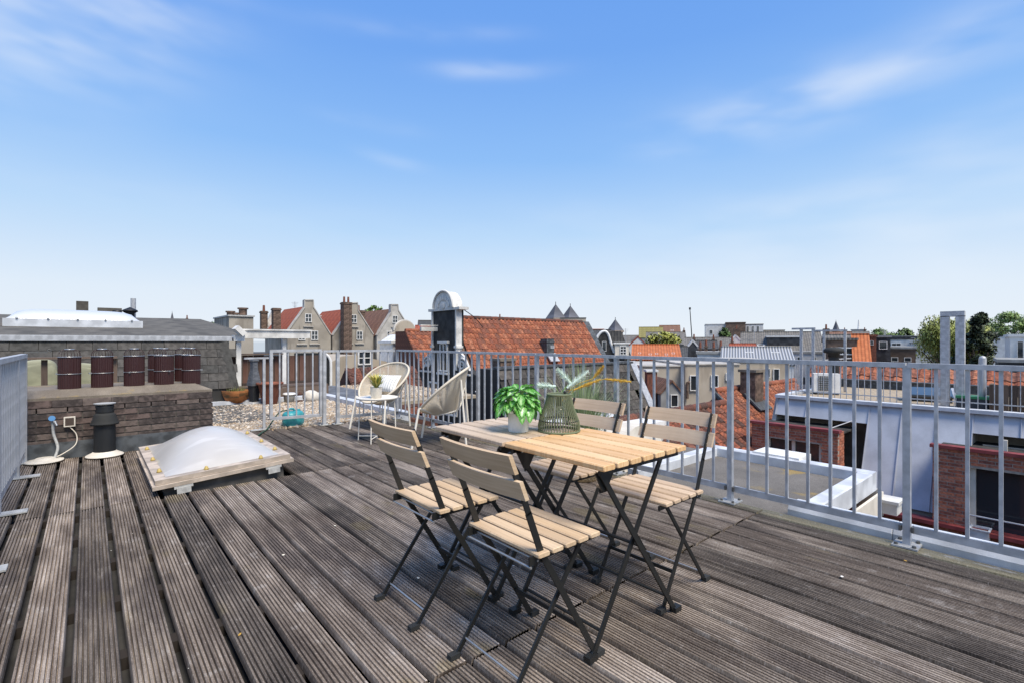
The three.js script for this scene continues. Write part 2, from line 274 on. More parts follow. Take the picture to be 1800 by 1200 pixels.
// ---------- folding tables ----------
function foldingTable(label, woods, [x, y, z], group) {
  const t = thing('folding_table', label, 'table', [x, y, z], 0, group);
  for (let i = 0; i < 7; i++) { const o = part('slat', bevelBox(0.0605, 0.017, 0.536, 0.003), woods[i % 3], t); o.position.set(-0.235 + i * 0.0783, 0.691, 0); }
  for (const e of [-1, 1]) {
    part('top_frame', box(0.5, 0.022, 0.012, 0, 0.67, e * 0.235), M.black, t);
    part('leg', [bar(V(-0.235, 0.672, e * 0.222), V(0.25, 0.012, e * 0.222), 0.021, 0.008, V(1, 0, 0)), box(0.045, 0.02, 0.03, 0.262, 0.011, e * 0.222)], M.black, t);
    part('leg', [bar(V(0.19, 0.672, e * 0.205), V(-0.25, 0.012, e * 0.205), 0.021, 0.008, V(1, 0, 0)), box(0.045, 0.02, 0.03, -0.262, 0.011, e * 0.205)], M.black, t);
    part('hinge_bracket', prism([[-0.05, 0], [0.06, 0], [0.015, -0.07], [-0.01, -0.07]], 0.006).translate(-0.2, 0.662, e * 0.21), M.black, t);
  }
  part('cross_rod', rod(V(0.02, 0.335, -0.225), V(0.02, 0.335, 0.225), 0.007), M.black, t);
  part('cross_rod', rod(V(0.2, 0.08, -0.222), V(0.2, 0.08, 0.222), 0.006), M.black, t);
  part('cross_rod', rod(V(-0.2, 0.08, -0.205), V(-0.2, 0.08, 0.205), 0.006), M.black, t);
  return t;
}
foldingTable('small folding table with warm golden slats, nearer of the pair', M.gold, [1.615, 0, -1.355], 'folding tables pushed together');
foldingTable('small folding table with faded greyish slats under the leafy pot plant', M.pale, [1.61, 0, -1.9], 'folding tables pushed together');

// ---------- folding chairs: long bars run from the backrest to the front feet ----------
function foldingChair(label, woods, [x, y, z], ry) {
  const c = thing('folding_chair', label, 'chair', [x, y, z], ry, 'folding chairs round the tables');
  for (let i = 0; i < 5; i++) { const o = part('seat_slat', bevelBox(0.047, 0.012, 0.381, 0.003), woods[i % 3], c); o.position.set(-0.09 + i * 0.063, 0.448, 0); }
  [[-0.226, 0.757, 0.385], [-0.189, 0.672, 0.4]].forEach(([bx, by, len], i) => {      // two bowed back slats
    const n = 8, pos = [], idx = []; for (let k = 0; k <= n; k++) { const s = k / n * 2 - 1, xx = bx - 0.018 * (1 - s * s) + 0.016, zz = s * len / 2; for (const [dx, dy] of [[-0.008, -0.031], [-0.034, 0.031], [-0.019, 0.0325], [0.0075, -0.0295]]) pos.push(xx + dx * 1, by + dy, zz); }
    for (let k = 0; k < n; k++) for (let e = 0; e < 4; e++) { const a = k * 4 + e, b = k * 4 + (e + 1) % 4; idx.push(a, a + 4, b, b, a + 4, b + 4); }
    idx.push(0, 1, 2, 0, 2, 3); const m = n * 4; idx.push(m, m + 2, m + 1, m, m + 3, m + 2);
    let g = new THREE.BufferGeometry(); g.setAttribute('position', new THREE.Float32BufferAttribute(pos, 3)); g.setIndex(idx); g = g.toNonIndexed(); g.computeVertexNormals();
    const p = g.attributes.position, uv = new Float32Array(p.count * 2); for (let q = 0; q < p.count; q++) { uv[2 * q] = p.getY(q) + i * 0.3; uv[2 * q + 1] = p.getZ(q); } g.setAttribute('uv', new THREE.BufferAttribute(uv, 2));
    part('back_slat', g, woods[i], c);
  });
  for (const e of [-1, 1]) {
    const s = V(1, 0, 0);
    const b = part('back_leg', [bar(V(-0.228, 0.79, e * 0.172), V(-0.142, 0.585, e * 0.172), 0.02, 0.006, s), bar(V(-0.145, 0.59, e * 0.172), V(-0.085, 0.44, e * 0.172), 0.023, 0.006, s), bar(V(-0.085, 0.445, e * 0.172), V(0.185, 0.012, e * 0.172), 0.022, 0.006, s)], M.black, c);
    for (const y of [0.775, 0.74, 0.692, 0.655]) part('rivet', new THREE.SphereGeometry(0.0055, 6, 5).translate(-0.235 + (0.79 - y) * 0.42, y, e * 0.172), M.steel, b);
    part('front_leg', bar(V(0.135, 0.435, e * 0.15), V(-0.195, 0.012, e * 0.15), 0.016, 0.008, s), M.black, c);
    part('foot', box(0.04, 0.018, 0.026, 0.2, 0.0115, e * 0.172), M.blackRubber, c); part('foot', box(0.04, 0.018, 0.026, -0.21, 0.0115, e * 0.15), M.blackRubber, c);
    part('seat_rail', box(0.31, 0.018, 0.008, 0.04, 0.43, e * 0.158), M.black, c);
    part('hinge_plate', box(0.07, 0.03, 0.005, -0.1, 0.43, e * 0.165), M.black, c);
  }
  part('cross_rod', rod(V(-0.16, 0.057, -0.15), V(-0.16, 0.057, 0.15), 0.004), M.steel, c);
  part('cross_rod', rod(V(-0.1, 0.425, -0.17), V(-0.1, 0.425, 0.17), 0.004), M.steel, c);
  part('cross_rod', rod(V(-0.13, 0.41, -0.17), V(-0.13, 0.41, 0.17), 0.004), M.steel, c);
  part('cross_bar', bar(V(0.1, 0.14, -0.172), V(0.1, 0.14, 0.172), 0.016, 0.005, V(0, 1, 0)), M.black, c);
  return c;
}
foldingChair('folding chair nearest the camera, left of the golden table', M.chairWood, [1.2, 0, -1.325], 0);
foldingChair('folding chair left of the faded table, farther from the camera', M.chairWood, [1.18, 0, -1.875], 0);
foldingChair('folding chair right of the golden table, backed against the railing', M.chairGrey, [2.015, 0, -1.335], Math.PI);
foldingChair('folding chair right of the faded table, in front of the tall grass', M.chairGrey, [2.015, 0, -1.86], Math.PI);

// ---------- things on the table ----------
{
  const R = rng(19), p = thing('potted_plant', 'bushy green plant with white-veined leaves in a white pot on the faded table', 'plant', [1.57, 0.7, -1.785]);
  part('pot', lathe([[0, 0.0], [0.058, 0.0], [0.062, 0.004], [0.066, 0.115], [0.063, 0.116], [0.059, 0.1], [0, 0.1]], 32), M.white, p);
  part('soil', new THREE.CylinderGeometry(0.059, 0.059, 0.004, 20).translate(0, 0.1, 0), M.joist, p);
  const leafTex = tex(128, 256, 1, 1, (u, v) => { const x = Math.abs(u - 0.5) * 2, w = 0.98 * Math.pow(Math.sin(Math.PI * Math.min(1, v * 0.92 + 0.06)), 0.75), vein = Math.abs(((v * 9 - x * 2.2) % 1 + 1) % 1 - 0.5), n = fbm(u * 12, v * 16, 12, 16, 8, 3), pale = clamp((1 - x / (w + 0.01)) * 1.1 + (vein < 0.2 ? 0.28 : -0.15) + (n - 0.5) * 0.9 - 0.38); return lerp3([112, 186, 74], [236, 248, 226], clamp(pale * 1.25 + (x < 0.06 ? 0.35 : 0))); });
  leafTex.repeat.set(1, 1);
  M.leaf = [0xffffff, 0xdcebc8, 0xb9d6a4].map((color) => new THREE.MeshPhysicalMaterial({ map: leafTex, color, roughness: 0.45, transmission: 0.25, thickness: 0, side: THREE.DoubleSide }));
  function leafGeo(len, wid, curl) { const n = 7, m = 4, pos = [], uv = [], idx = []; for (let i = 0; i <= n; i++) for (let j = 0; j <= m; j++) { const t = i / n, s = j / m * 2 - 1, w = wid * Math.pow(Math.sin(Math.PI * Math.min(1, t * 0.93 + 0.05)), 0.8) * (1 - 0.25 * t) * (i === n ? 0.05 : 1); pos.push(s * w, Math.abs(s) * w * 0.35 - curl * t * t * len + 0.004 * Math.sin(t * 24 + s * 3), t * len); uv.push(s * 0.48 + 0.5, t); } for (let i = 0; i < n; i++) for (let j = 0; j < m; j++) { const a = i * (m + 1) + j; idx.push(a, a + m + 1, a + 1, a + 1, a + m + 1, a + m + 2); } const g = new THREE.BufferGeometry(); g.setAttribute('position', new THREE.Float32BufferAttribute(pos, 3)); g.setAttribute('uv', new THREE.Float32BufferAttribute(uv, 2)); g.setIndex(idx); g.computeVertexNormals(); return g; }
  const leaves = [leafGeo(0.1, 0.036, 0.35), leafGeo(0.115, 0.042, 0.55), leafGeo(0.085, 0.032, 0.2)];
  for (let i = 0; i < 120; i++) {
    const a = i * 2.4 + R() * 0.5, ring = Math.sqrt((i + 0.5) / 120), o = part('leaf', leaves[i % 3], M.leaf[(i * 7 + (i >> 2)) % 3], p), rr = 0.015 + ring * 0.088;
    o.position.set(Math.cos(a) * rr, 0.245 - ring * ring * 0.11 + R() * 0.03, Math.sin(a) * rr); o.rotation.order = 'YXZ'; o.rotation.y = Math.PI / 2 - a + (R() - 0.5) * 0.7; o.rotation.x = -0.75 + ring * 1.35 + (R() - 0.5) * 0.35; o.rotation.z = (R() - 0.5) * 0.6; o.scale.setScalar(0.62 + R() * 0.25);
  }
  p.scale.setScalar(0.78);
  M.stem = std({ color: 0x6f9a48, roughness: 0.7 });
  part('stems', Array.from({ length: 16 }, (_, i) => { const a = i * 2.4; return rod(V(Math.cos(a) * 0.02, 0.095, Math.sin(a) * 0.02), V(Math.cos(a) * 0.07, 0.2, Math.sin(a) * 0.07), 0.0022, 5); }), M.stem, p);
}
{
  const l = thing('lantern', 'dark green corded lantern with a glass bulb on the golden table', 'lantern', [1.72, 0.7, -1.66]);
  M.rattan = std({ map: mottled([96, 106, 76], [128, 138, 106], 0.05, 61, 20), roughness: 0.85 });
  const n = 46, rb = 0.1, rt = 0.057, h = 0.178, cords = [];
  for (let i = 0; i < n; i++) { const a = i / n * Math.PI * 2, ci = Math.cos(a), si = Math.sin(a); cords.push(tube([V(ci * rt, h, si * rt), V(ci * (rt + 0.011), h * 0.7, si * (rt + 0.011)), V(ci * (rb - 0.001), h * 0.2, si * (rb - 0.001)), V(ci * rb * 0.97, 0.004, si * rb * 0.97)], 0.0024, 8, 5)); }
  stuff(part('cord_cage', cords, M.rattan, l));
  part('top_ring', new THREE.TorusGeometry(rt, 0.0045, 6, 32).rotateX(Math.PI / 2).translate(0, h, 0), M.rattan, l);
  part('bottom_ring', new THREE.TorusGeometry(rb - 0.002, 0.005, 6, 36).rotateX(Math.PI / 2).translate(0, 0.006, 0), M.rattan, l);
  part('middle_ring', new THREE.TorusGeometry(rb - 0.007, 0.003, 6, 36).rotateX(Math.PI / 2).translate(0, 0.055, 0), M.black, l);
  part('lid', new THREE.CylinderGeometry(rt - 0.004, rt - 0.004, 0.004, 24).translate(0, h - 0.004, 0), M.rattan, l);
  const b = part('bulb', new THREE.SphereGeometry(0.032, 20, 14).translate(0, 0.095, 0), M.clear, l); part('bulb_cap', new THREE.CylinderGeometry(0.013, 0.016, 0.045, 12).translate(0, 0.146, 0), M.black, b); part('filament', tube([V(-0.008, 0.125, 0), V(-0.01, 0.09, 0), V(0.01, 0.09, 0), V(0.008, 0.125, 0)], 0.001, 10, 4), M.steel, b);
  part('handle_knob', new THREE.SphereGeometry(0.008, 8, 6).translate(0.03, h + 0.008, 0.01), M.black, l);
}
{
  const R = rng(23), g = thing('grass_in_basket', 'tall artificial grass with yellow plumes in a woven basket by the railing', 'plant', [3.1, 0, -2.72]);
  M.basket = std({ map: tex(128, 128, 0.16, 0.09, (u, v) => { const k = Math.sin(u * Math.PI * 8) * (Math.floor(v * 4) % 2 ? 1 : -1) * 0.5 + 0.5; return lerp3([176, 152, 112], [226, 208, 172], k * 0.7 + fbm(u * 8, v * 8, 8, 8, 4, 3) * 0.4); }), roughness: 0.9 });
  part('basket', lathe([[0, 0.005], [0.12, 0.005], [0.15, 0.09], [0.155, 0.17], [0.14, 0.25], [0.132, 0.25], [0.145, 0.17], [0.11, 0.02], [0, 0.02]], 28), M.basket, g);
  M.grass = std({ color: 0x7f9464, roughness: 0.8, side: THREE.DoubleSide }); M.grassPale = std({ color: 0xb9bf9a, roughness: 0.85, side: THREE.DoubleSide });
  const blades = [[], []];
  for (let i = 0; i < 620; i++) {
    const a = R() * 6.283, r0 = R() * 0.1, lean = 0.05 + Math.pow(R(), 1.6) * 0.42, h = 0.5 + R() * 0.38, pos = [], idx = [], n = 6, w = 0.0032 + R() * 0.002, side = V(-Math.sin(a), 0, Math.cos(a));
    for (let k = 0; k <= n; k++) { const t = k / n, out = r0 + lean * t * t, p = V(Math.cos(a) * out, 0.12 + h * t - lean * 0.35 * t * t, Math.sin(a) * out), ww = w * (1 - t * 0.85); pos.push(p.x + side.x * ww, p.y, p.z + side.z * ww, p.x - side.x * ww, p.y, p.z - side.z * ww); if (k < n) idx.push(2 * k, 2 * k + 1, 2 * k + 2, 2 * k + 1, 2 * k + 3, 2 * k + 2); }
    const b = new THREE.BufferGeometry(); b.setAttribute('position', new THREE.Float32BufferAttribute(pos, 3)); b.setIndex(idx); b.computeVertexNormals(); b.setAttribute('uv', new THREE.Float32BufferAttribute(new Float32Array((n + 1) * 4), 2)); blades[i % 3 ? 0 : 1].push(b);
  }
  stuff(part('grass_blades', blades[0], M.grass, g)); stuff(part('dry_blades', blades[1], M.grassPale, g));
}
function plume(parent, name, a, b, r, m, seed) {                   // a stem with a bristly seed head
  const R = rng(seed), d = b.clone().sub(a), L = d.length(), q = new THREE.Quaternion().setFromUnitVectors(V(0, 1, 0), d.clone().normalize()), geos = [];
  for (let i = 0; i < 260; i++) { const t = R(), ang = R() * 6.283, len = r * (0.7 + 0.6 * R()) * Math.pow(Math.sin(Math.PI * (0.08 + t * 0.87)), 0.5), p0 = V(0, t * L, 0), p1 = V(Math.cos(ang) * len, t * L + len * 0.9, Math.sin(ang) * len), g = rod(p0, p1, 0.0011, 3, 0.0003); geos.push(g); }
  geos.push(rod(V(0, 0, 0), V(0, L, 0), r * 0.32, 6)); const g = merge(geos); g.applyQuaternion(q); g.translate(a.x, a.y, a.z); return part(name, g, m, parent);
}
{
  M.mint = std({ color: 0xd8e8dc, roughness: 0.95 }); M.yellowPlume = std({ color: 0xc9a545, roughness: 0.95 });
  const v = thing('dried_plumes', 'mint and yellow dried plumes rising behind the green lantern', 'dried flowers', [1.78, 0.7, -1.72]);
  part('glass_vase', lathe([[0, 0.003], [0.022, 0.003], [0.026, 0.06], [0.016, 0.11], [0.018, 0.125], [0.0165, 0.125], [0.0145, 0.11], [0.0245, 0.06], [0.02, 0.006], [0, 0.006]], 20), M.clear, v);
  const o = V(0, 0.12, 0);
  const P = (x, y, z) => V(x - 1.78, y - 0.7, z + 1.72);
  const heads = [[P(1.759, 0.909, -1.72), P(1.69, 0.915, -1.778), 0.018, 0], [P(1.853, 0.919, -1.704), P(1.801, 0.991, -1.749), 0.019, 0], [P(1.801, 0.901, -1.683), P(1.88, 0.982, -1.615), 0.019, 0], [P(1.827, 0.892, -1.661), P(1.925, 0.943, -1.577), 0.012, 1], [P(1.938, 0.945, -1.631), P(1.978, 1.008, -1.598), 0.012, 1], [P(1.982, 0.942, -1.594), P(2.082, 0.928, -1.508), 0.012, 1]];
  heads.forEach(([a, b, r, y], i) => { part('stem', tube([o, o.clone().lerp(a, 0.5).add(V(0, 0.03, 0)), a], 0.0015, 10, 5), y ? M.yellowPlume : M.stem, v); plume(v, y ? 'yellow_plume' : 'mint_plume', a, b, r, y ? M.yellowPlume : M.mint, 300 + i); });
}

// ---------- woven lounge chairs and the round side table ----------
function wovenChair(label, [x, y, z], ry) {           // local +x is the front
  const c = thing('woven_chair', label, 'lounge chair', [x, y, z], ry, 'white woven lounge chairs');
  const rim = [], N = 56, ring = [], tilt = 0.72, C = V(-0.02, 0.59, 0);
  for (let i = 0; i < N; i++) { const a = i / N * 6.2832, l = Math.cos(a) * (Math.cos(a) > 0 ? 0.36 : 0.38), s = Math.sin(a) * (0.35 - 0.03 * Math.cos(a)); rim.push(V(C.x + l * Math.cos(tilt), C.y - l * Math.sin(tilt) + 0.03 * Math.sin(a) ** 2, s)); ring.push(V(-0.06 + Math.cos(a) * 0.13, 0.345 - Math.cos(a) * 0.03, Math.sin(a) * 0.13)); }
  part('rim', tube(rim, 0.0145, 96, 8, true), M.cord, c);
  part('lower_ring', tube(ring, 0.009, 48, 6, true), M.whiteSteel, c);
  const cords = []; for (let i = 0; i < N * 3; i++) { const k = i / 3, a0 = rim[Math.floor(k) % N].clone().lerp(rim[(Math.floor(k) + 1) % N], k % 1), b0 = ring[Math.floor(k) % N].clone().lerp(ring[(Math.floor(k) + 1) % N], k % 1); cords.push(rod(a0, b0, 0.0038, 4)); }
  for (let i = 0; i < N; i += 2) cords.push(rod(ring[i], V(-0.06, 0.335, 0), 0.0036, 4));
  stuff(part('cord_weave', cords, M.cord, c));
  for (const e of [-1, 1]) { part('leg', rod(V(0.2, 0.42, e * 0.26), V(0.27, 0.0, e * 0.3), 0.012, 8, 0.013), M.whiteSteel, c); part('leg', rod(V(-0.24, 0.72, e * 0.2), V(-0.3, 0.0, e * 0.22), 0.011, 8, 0.012), M.whiteSteel, c); part('seat_strut', tube([V(0.2, 0.42, e * 0.26), V(0.06, 0.345, e * 0.1), V(-0.18, 0.37, e * 0.08), V(-0.24, 0.6, e * 0.2)], 0.009, 20, 6), M.whiteSteel, c); }
  return c;
}
wovenChair('white woven lounge chair with a pillow, facing the camera', [2.93, 0, -6.05], Math.atan2(-0.335, -0.94));
wovenChair('white woven lounge chair seen from behind, nearer the tables', [3.0, 0, -4.72], Math.atan2(0.645, -0.764));
{
  const p = thing('pillow', 'white pillow with thin grey stripes on the far woven chair', 'pillow', [2.92, 0.5, -6.04], Math.atan2(-0.335, -0.94));
  const tx = tex(256, 128, 0.5, 0.3, (u, v) => { const w = 0.5 + 0.5 * Math.sin(u * 6.283 * 13), n = fbm(u * 20, v * 20, 20, 20, 3, 3); const c = w > 0.93 ? [168, 172, 168] : [238, 236, 230]; return c.map((q) => q - n * 10); });
  const n = 12, pos = [], uv = [], idx = []; for (const f of [1, -1]) for (let i = 0; i <= n; i++) for (let j = 0; j <= n; j++) { const s = i / n * 2 - 1, t = j / n * 2 - 1, b = 0.055 * Math.pow((1 - s * s) * (1 - t * t), 0.4), pin = 1 - 0.05 * (1 - Math.abs(s * t)); pos.push(f * b, t * 0.13 * pin + 0.1, s * 0.21 * pin); uv.push(s * 0.21, t * 0.13); }
  for (let f = 0; f < 2; f++) for (let i = 0; i < n; i++) for (let j = 0; j < n; j++) { const a = f * (n + 1) ** 2 + i * (n + 1) + j, b = a + n + 1; f ? idx.push(a, a + 1, b, b, a + 1, b + 1) : idx.push(a, b, a + 1, b, b + 1, a + 1); }
  const g = new THREE.BufferGeometry(); g.setAttribute('position', new THREE.Float32BufferAttribute(pos, 3)); g.setAttribute('uv', new THREE.Float32BufferAttribute(uv, 2)); g.setIndex(idx); g.computeVertexNormals(); g.rotateZ(0.62); g.translate(-0.02, 0, 0);
  const o = part('cover', g, std({ map: tx, roughness: 0.9 }), p); part('tie', tube([V(0.06, 0.02, 0.14), V(0.08, 0.05, 0.1), V(0.07, 0.02, 0.04)], 0.004, 12, 5), M.whiteOld, o);
}
{
  const t = thing('side_table', 'round white metal side table between the woven chairs', 'side table', [2.52, 0, -5.32]);
  part('table_top', lathe([[0, 0.478], [0.225, 0.478], [0.235, 0.483], [0.237, 0.497], [0.233, 0.497], [0.228, 0.487], [0, 0.487]], 48), M.whiteSteel, t);
  for (let i = 0; i < 4; i++) { const a = i * Math.PI / 2 + 0.75; part('leg', rod(V(Math.cos(a) * 0.2, 0.48, Math.sin(a) * 0.2), V(Math.cos(a) * 0.22, 0.0, Math.sin(a) * 0.22), 0.0065, 8), M.whiteSteel, t); }
  for (const a of [0.75, 0.75 + Math.PI / 2]) part('cross_rod', rod(V(Math.cos(a) * 0.218, 0.05, Math.sin(a) * 0.218), V(-Math.cos(a) * 0.218, 0.05, -Math.sin(a) * 0.218), 0.005, 6), M.whiteSteel, t);
  const R = rng(71), p = thing('potted_plant', 'spiky yellow-green plant in a pale pot on the round side table', 'plant', [2.5, 0.487, -5.3]); p.scale.setScalar(1.12);
  part('pot', lathe([[0, 0], [0.052, 0], [0.06, 0.11], [0.055, 0.11], [0.05, 0.095], [0, 0.095]], 24), M.cream, p);
  const mats = [std({ color: 0x8c9a52, roughness: 0.7, side: THREE.DoubleSide }), std({ color: 0xc4b65e, roughness: 0.7, side: THREE.DoubleSide })], sp = [[], []];
  for (let i = 0; i < 150; i++) { const a = R() * 6.283, out = 0.03 + R() * 0.12, h = 0.06 + R() * 0.11, s = V(-Math.sin(a), 0, Math.cos(a)).multiplyScalar(0.006), b = V(0, 0.09, 0), m = V(Math.cos(a) * out * 0.5, 0.09 + h * 0.75, Math.sin(a) * out * 0.5), e = V(Math.cos(a) * out, 0.09 + h, Math.sin(a) * out), g = new THREE.BufferGeometry(); g.setAttribute('position', new THREE.Float32BufferAttribute([...b.toArray(), ...m.clone().add(s).toArray(), ...m.clone().sub(s).toArray(), ...m.clone().add(s).toArray(), ...e.toArray(), ...m.clone().sub(s).toArray()], 3)); g.computeVertexNormals(); g.setAttribute('uv', new THREE.Float32BufferAttribute(new Float32Array(12), 2)); sp[i % 2].push(g); }
  stuff(part('green_spikes', sp[0], mats[0], p)); stuff(part('yellow_spikes', sp[1], mats[1], p));
}

{
  const R = rng(909), g = new THREE.CircleGeometry(1, 5), n = 46, m = new THREE.InstancedMesh(g, std({ color: 0xffffff, roughness: 0.9, side: THREE.DoubleSide }), n), o = new THREE.Object3D();
  for (let i = 0; i < n; i++) { const s = 0.003 + R() * 0.006; o.position.set(-0.3 + R() * 3.6, 0.0045 + R() * 0.002, -5.9 + R() * 5.4); o.rotation.set(-Math.PI / 2 + (R() - 0.5) * 0.5, (R() - 0.5) * 0.5, R() * 6); o.scale.set(s, s * (0.4 + R() * 0.5), s); o.updateMatrix(); m.setMatrixAt(i, o.matrix); m.setColorAt(i, new THREE.Color(R() < 0.5 ? 0xd9d2bf : R() < 0.6 ? 0xb08a3a : 0xe6e2da)); }
  m.name = 'leaf_litter'; m.userData = { kind: 'stuff', label: 'tiny pale chips and dry leaf bits scattered on the deck', category: 'litter' }; shadow(m); scene.add(m);
}

// ---------- chimney block at the end of the deck ----------
function brickWall(parent, frame, W, H, opt = {}) {   // bricks as parts on a mortar core: frame puts local x along the wall, y up, z out
  const { bl = 0.21, bh = 0.052, joint = 0.011, seed = 1, mats, mortar, holes = [], depth = 0.1, offset = 0 } = opt, R = rng(seed), geos = {};
  const inHole = (x0, x1, y0, y1) => holes.find(([a, b, c, d]) => x1 > a + 0.002 && x0 < c - 0.002 && y1 > b + 0.002 && y0 < d - 0.002);
  for (let row = 0; row * (bh + joint) < H - 0.02; row++) {
    const y0 = row * (bh + joint) + joint / 2; let x = (row % 2 ? -(bl + joint) / 2 : 0) + offset;
    const y1 = Math.min(H, y0 + bh);
    for (; x < W; x += bl + joint) {
      let pieces = [[Math.max(0, x), Math.min(W, x + bl)]];
      for (const h of holes) if (y1 > h[1] + 0.004 && y0 < h[3] - 0.004) pieces = pieces.flatMap(([a, b]) => [[a, Math.min(b, h[0])], [Math.max(a, h[2]), b]].filter(([p, q]) => q - p > 0.02));
      for (const [a, b] of pieces) { if (b - a < 0.025) continue; const key = (b - a).toFixed(2) + '|' + (y1 - y0).toFixed(3), g = geos[key] ??= box(b - a, y1 - y0, 0.03), o = part('brick', g, mats[Math.floor(R() * mats.length)], parent); o.position.set((a + b) / 2, (y0 + y1) / 2, -0.015 + (R() - 0.5) * 0.004).applyMatrix4(frame); o.quaternion.setFromRotationMatrix(frame); }
    }
  }
}
function frameAt(x, y, z, ry = 0) { return new THREE.Matrix4().makeRotationY(ry).setPosition(x, y, z); }
M.brownBrick = [[84, 72, 67], [96, 80, 74], [76, 66, 62], [102, 89, 82], [88, 77, 72]].map((c, i) => std({ map: mottled(c.map((q) => q - 10), c.map((q) => q + 18), 0.2, 70 + i, 22), roughness: 0.95 }));
M.darkMortar = std({ map: mottled([78, 74, 70], [104, 99, 93], 0.3, 76, 16), roughness: 1 });
M.lead = std({ map: mottled([54, 58, 63], [92, 97, 101], 0.5, 77, 14), roughness: 0.75 });
M.mortarCap = std({ map: (() => tex(256, 256, 0.9, 0.9, (u, v) => { const t = fbm(u * 7, v * 7, 7, 7, 78, 5), l = smooth(fbm(u * 5, v * 5, 5, 5, 79, 4), 0.64, 0.78), k = (hash(u * 256, v * 256, 80) - 0.5) * 22; return lerp3(lerp3([100, 91, 80], [142, 132, 118], t), [176, 142, 62], l * 0.4).map((q) => q + k); }))(), roughness: 0.95 });
{
  const c = thing('chimney_block', 'wide low brick chimney block with a mortar top at the end of the deck', 'chimney', [0, 0, 0]);
  part('core', box(2.42, 0.49, 1.064, -0.15, 0.2, -7.04), M.darkMortar, c);
  brickWall(c, frameAt(-0.7, 0.0, -6.5), 1.78, 0.49, { seed: 91, mats: M.brownBrick });
  brickWall(c, frameAt(1.08, 0.0, -6.5, Math.PI / 2), 1.08, 0.49, { seed: 92, mats: M.brownBrick, offset: -0.1 });
  for (let i = 0; i < 8; i++) part('edge_brick', bevelBox(0.216, 0.066, 0.2, 0.005).translate(-0.6 + i * 0.223, 0.53, -6.6), M.brownBrick[i % 5], c);
  for (let i = 0; i < 5; i++) part('edge_brick', bevelBox(0.2, 0.066, 0.216, 0.005).translate(0.98, 0.53, -6.82 - i * 0.223), M.brownBrick[(i + 2) % 5], c);
  const cap = prism([[-6.505, 0.563], [-6.505, 0.59], [-6.64, 0.655], [-7.4, 0.655], [-7.58, 0.59], [-7.58, 0.563]].map(([z, y]) => [z, y]), 2.5); cap.rotateY(-Math.PI / 2); cap.translate(1.075, 0, 0);
  { const p = cap.attributes.position; for (let i = 0; i < p.count; i++) { const x = p.getX(i); if (p.getY(i) > 0.6) p.setX(i, Math.min(x, 0.93)); } cap.computeVertexNormals(); uvBox(cap); }
  part('mortar_cap', cap, M.mortarCap, c);
  part('lead_flashing', [box(1.84, 0.165, 0.012, 0.19, 0.075, -6.486), box(0.012, 0.165, 1.1, 1.097, 0.075, -7.03)], M.lead, c);
  // chimney pots: ribbed brown flues, wire cage and cap
  M.flue = std({ color: 0x3b2120, roughness: 0.4 });
  function flue(label, x, z, h = 0.335) {
    const f = thing('chimney_pot', label, 'chimney pot', [x, 0.64, z], x * 3, 'brown flues on the chimney block'), pts = [], n = 56;
    for (let i = 0; i < n; i++) { const a = i / n * 6.2832, r = 0.088 + (i % 2 ? 0.0035 : -0.0015); pts.push([Math.cos(a) * r, Math.sin(a) * r]); }
    const g = prism(pts, h); g.rotateX(-Math.PI / 2); part('flue_pipe', g, M.flue, f);
    for (const y of [0.165, h]) part('band', new THREE.TorusGeometry(0.0925, 0.0032, 6, 36).rotateX(Math.PI / 2).translate(0, y, 0), M.steel, f);
    part('band_screw', box(0.03, 0.014, 0.012, -0.1, 0.165, 0), M.steel, f);
    const wires = []; for (let i = 0; i < 20; i++) { const a = i / 20 * 6.2832, q = (r, y) => V(Math.cos(a) * r, y, Math.sin(a) * r); wires.push(tube([q(0.088, h), q(0.086, h + 0.035), q(0.066, h + 0.064), q(0.03, h + 0.076)], 0.0014, 8, 4)); }
    part('wire_cage', wires, M.flue, f); part('cage_cap', new THREE.CylinderGeometry(0.038, 0.04, 0.006, 20).translate(0, h + 0.078, 0), M.steel, f);
  }
  flue('leftmost brown chimney pot, nearest the left railing', -0.144, -6.75); flue('second brown chimney pot from the left, above the black vent pipe', 0.113, -6.75); flue('middle brown chimney pot in the front row', 0.381, -6.75); flue('fourth brown chimney pot from the left in the front row', 0.647, -6.75); flue('rightmost brown chimney pot at the corner of the block', 0.905, -6.75);
  flue('brown chimney pot half hidden behind the fourth one', 0.62, -7.15); flue('brown chimney pot half hidden behind the rightmost one', 0.88, -7.15);
}
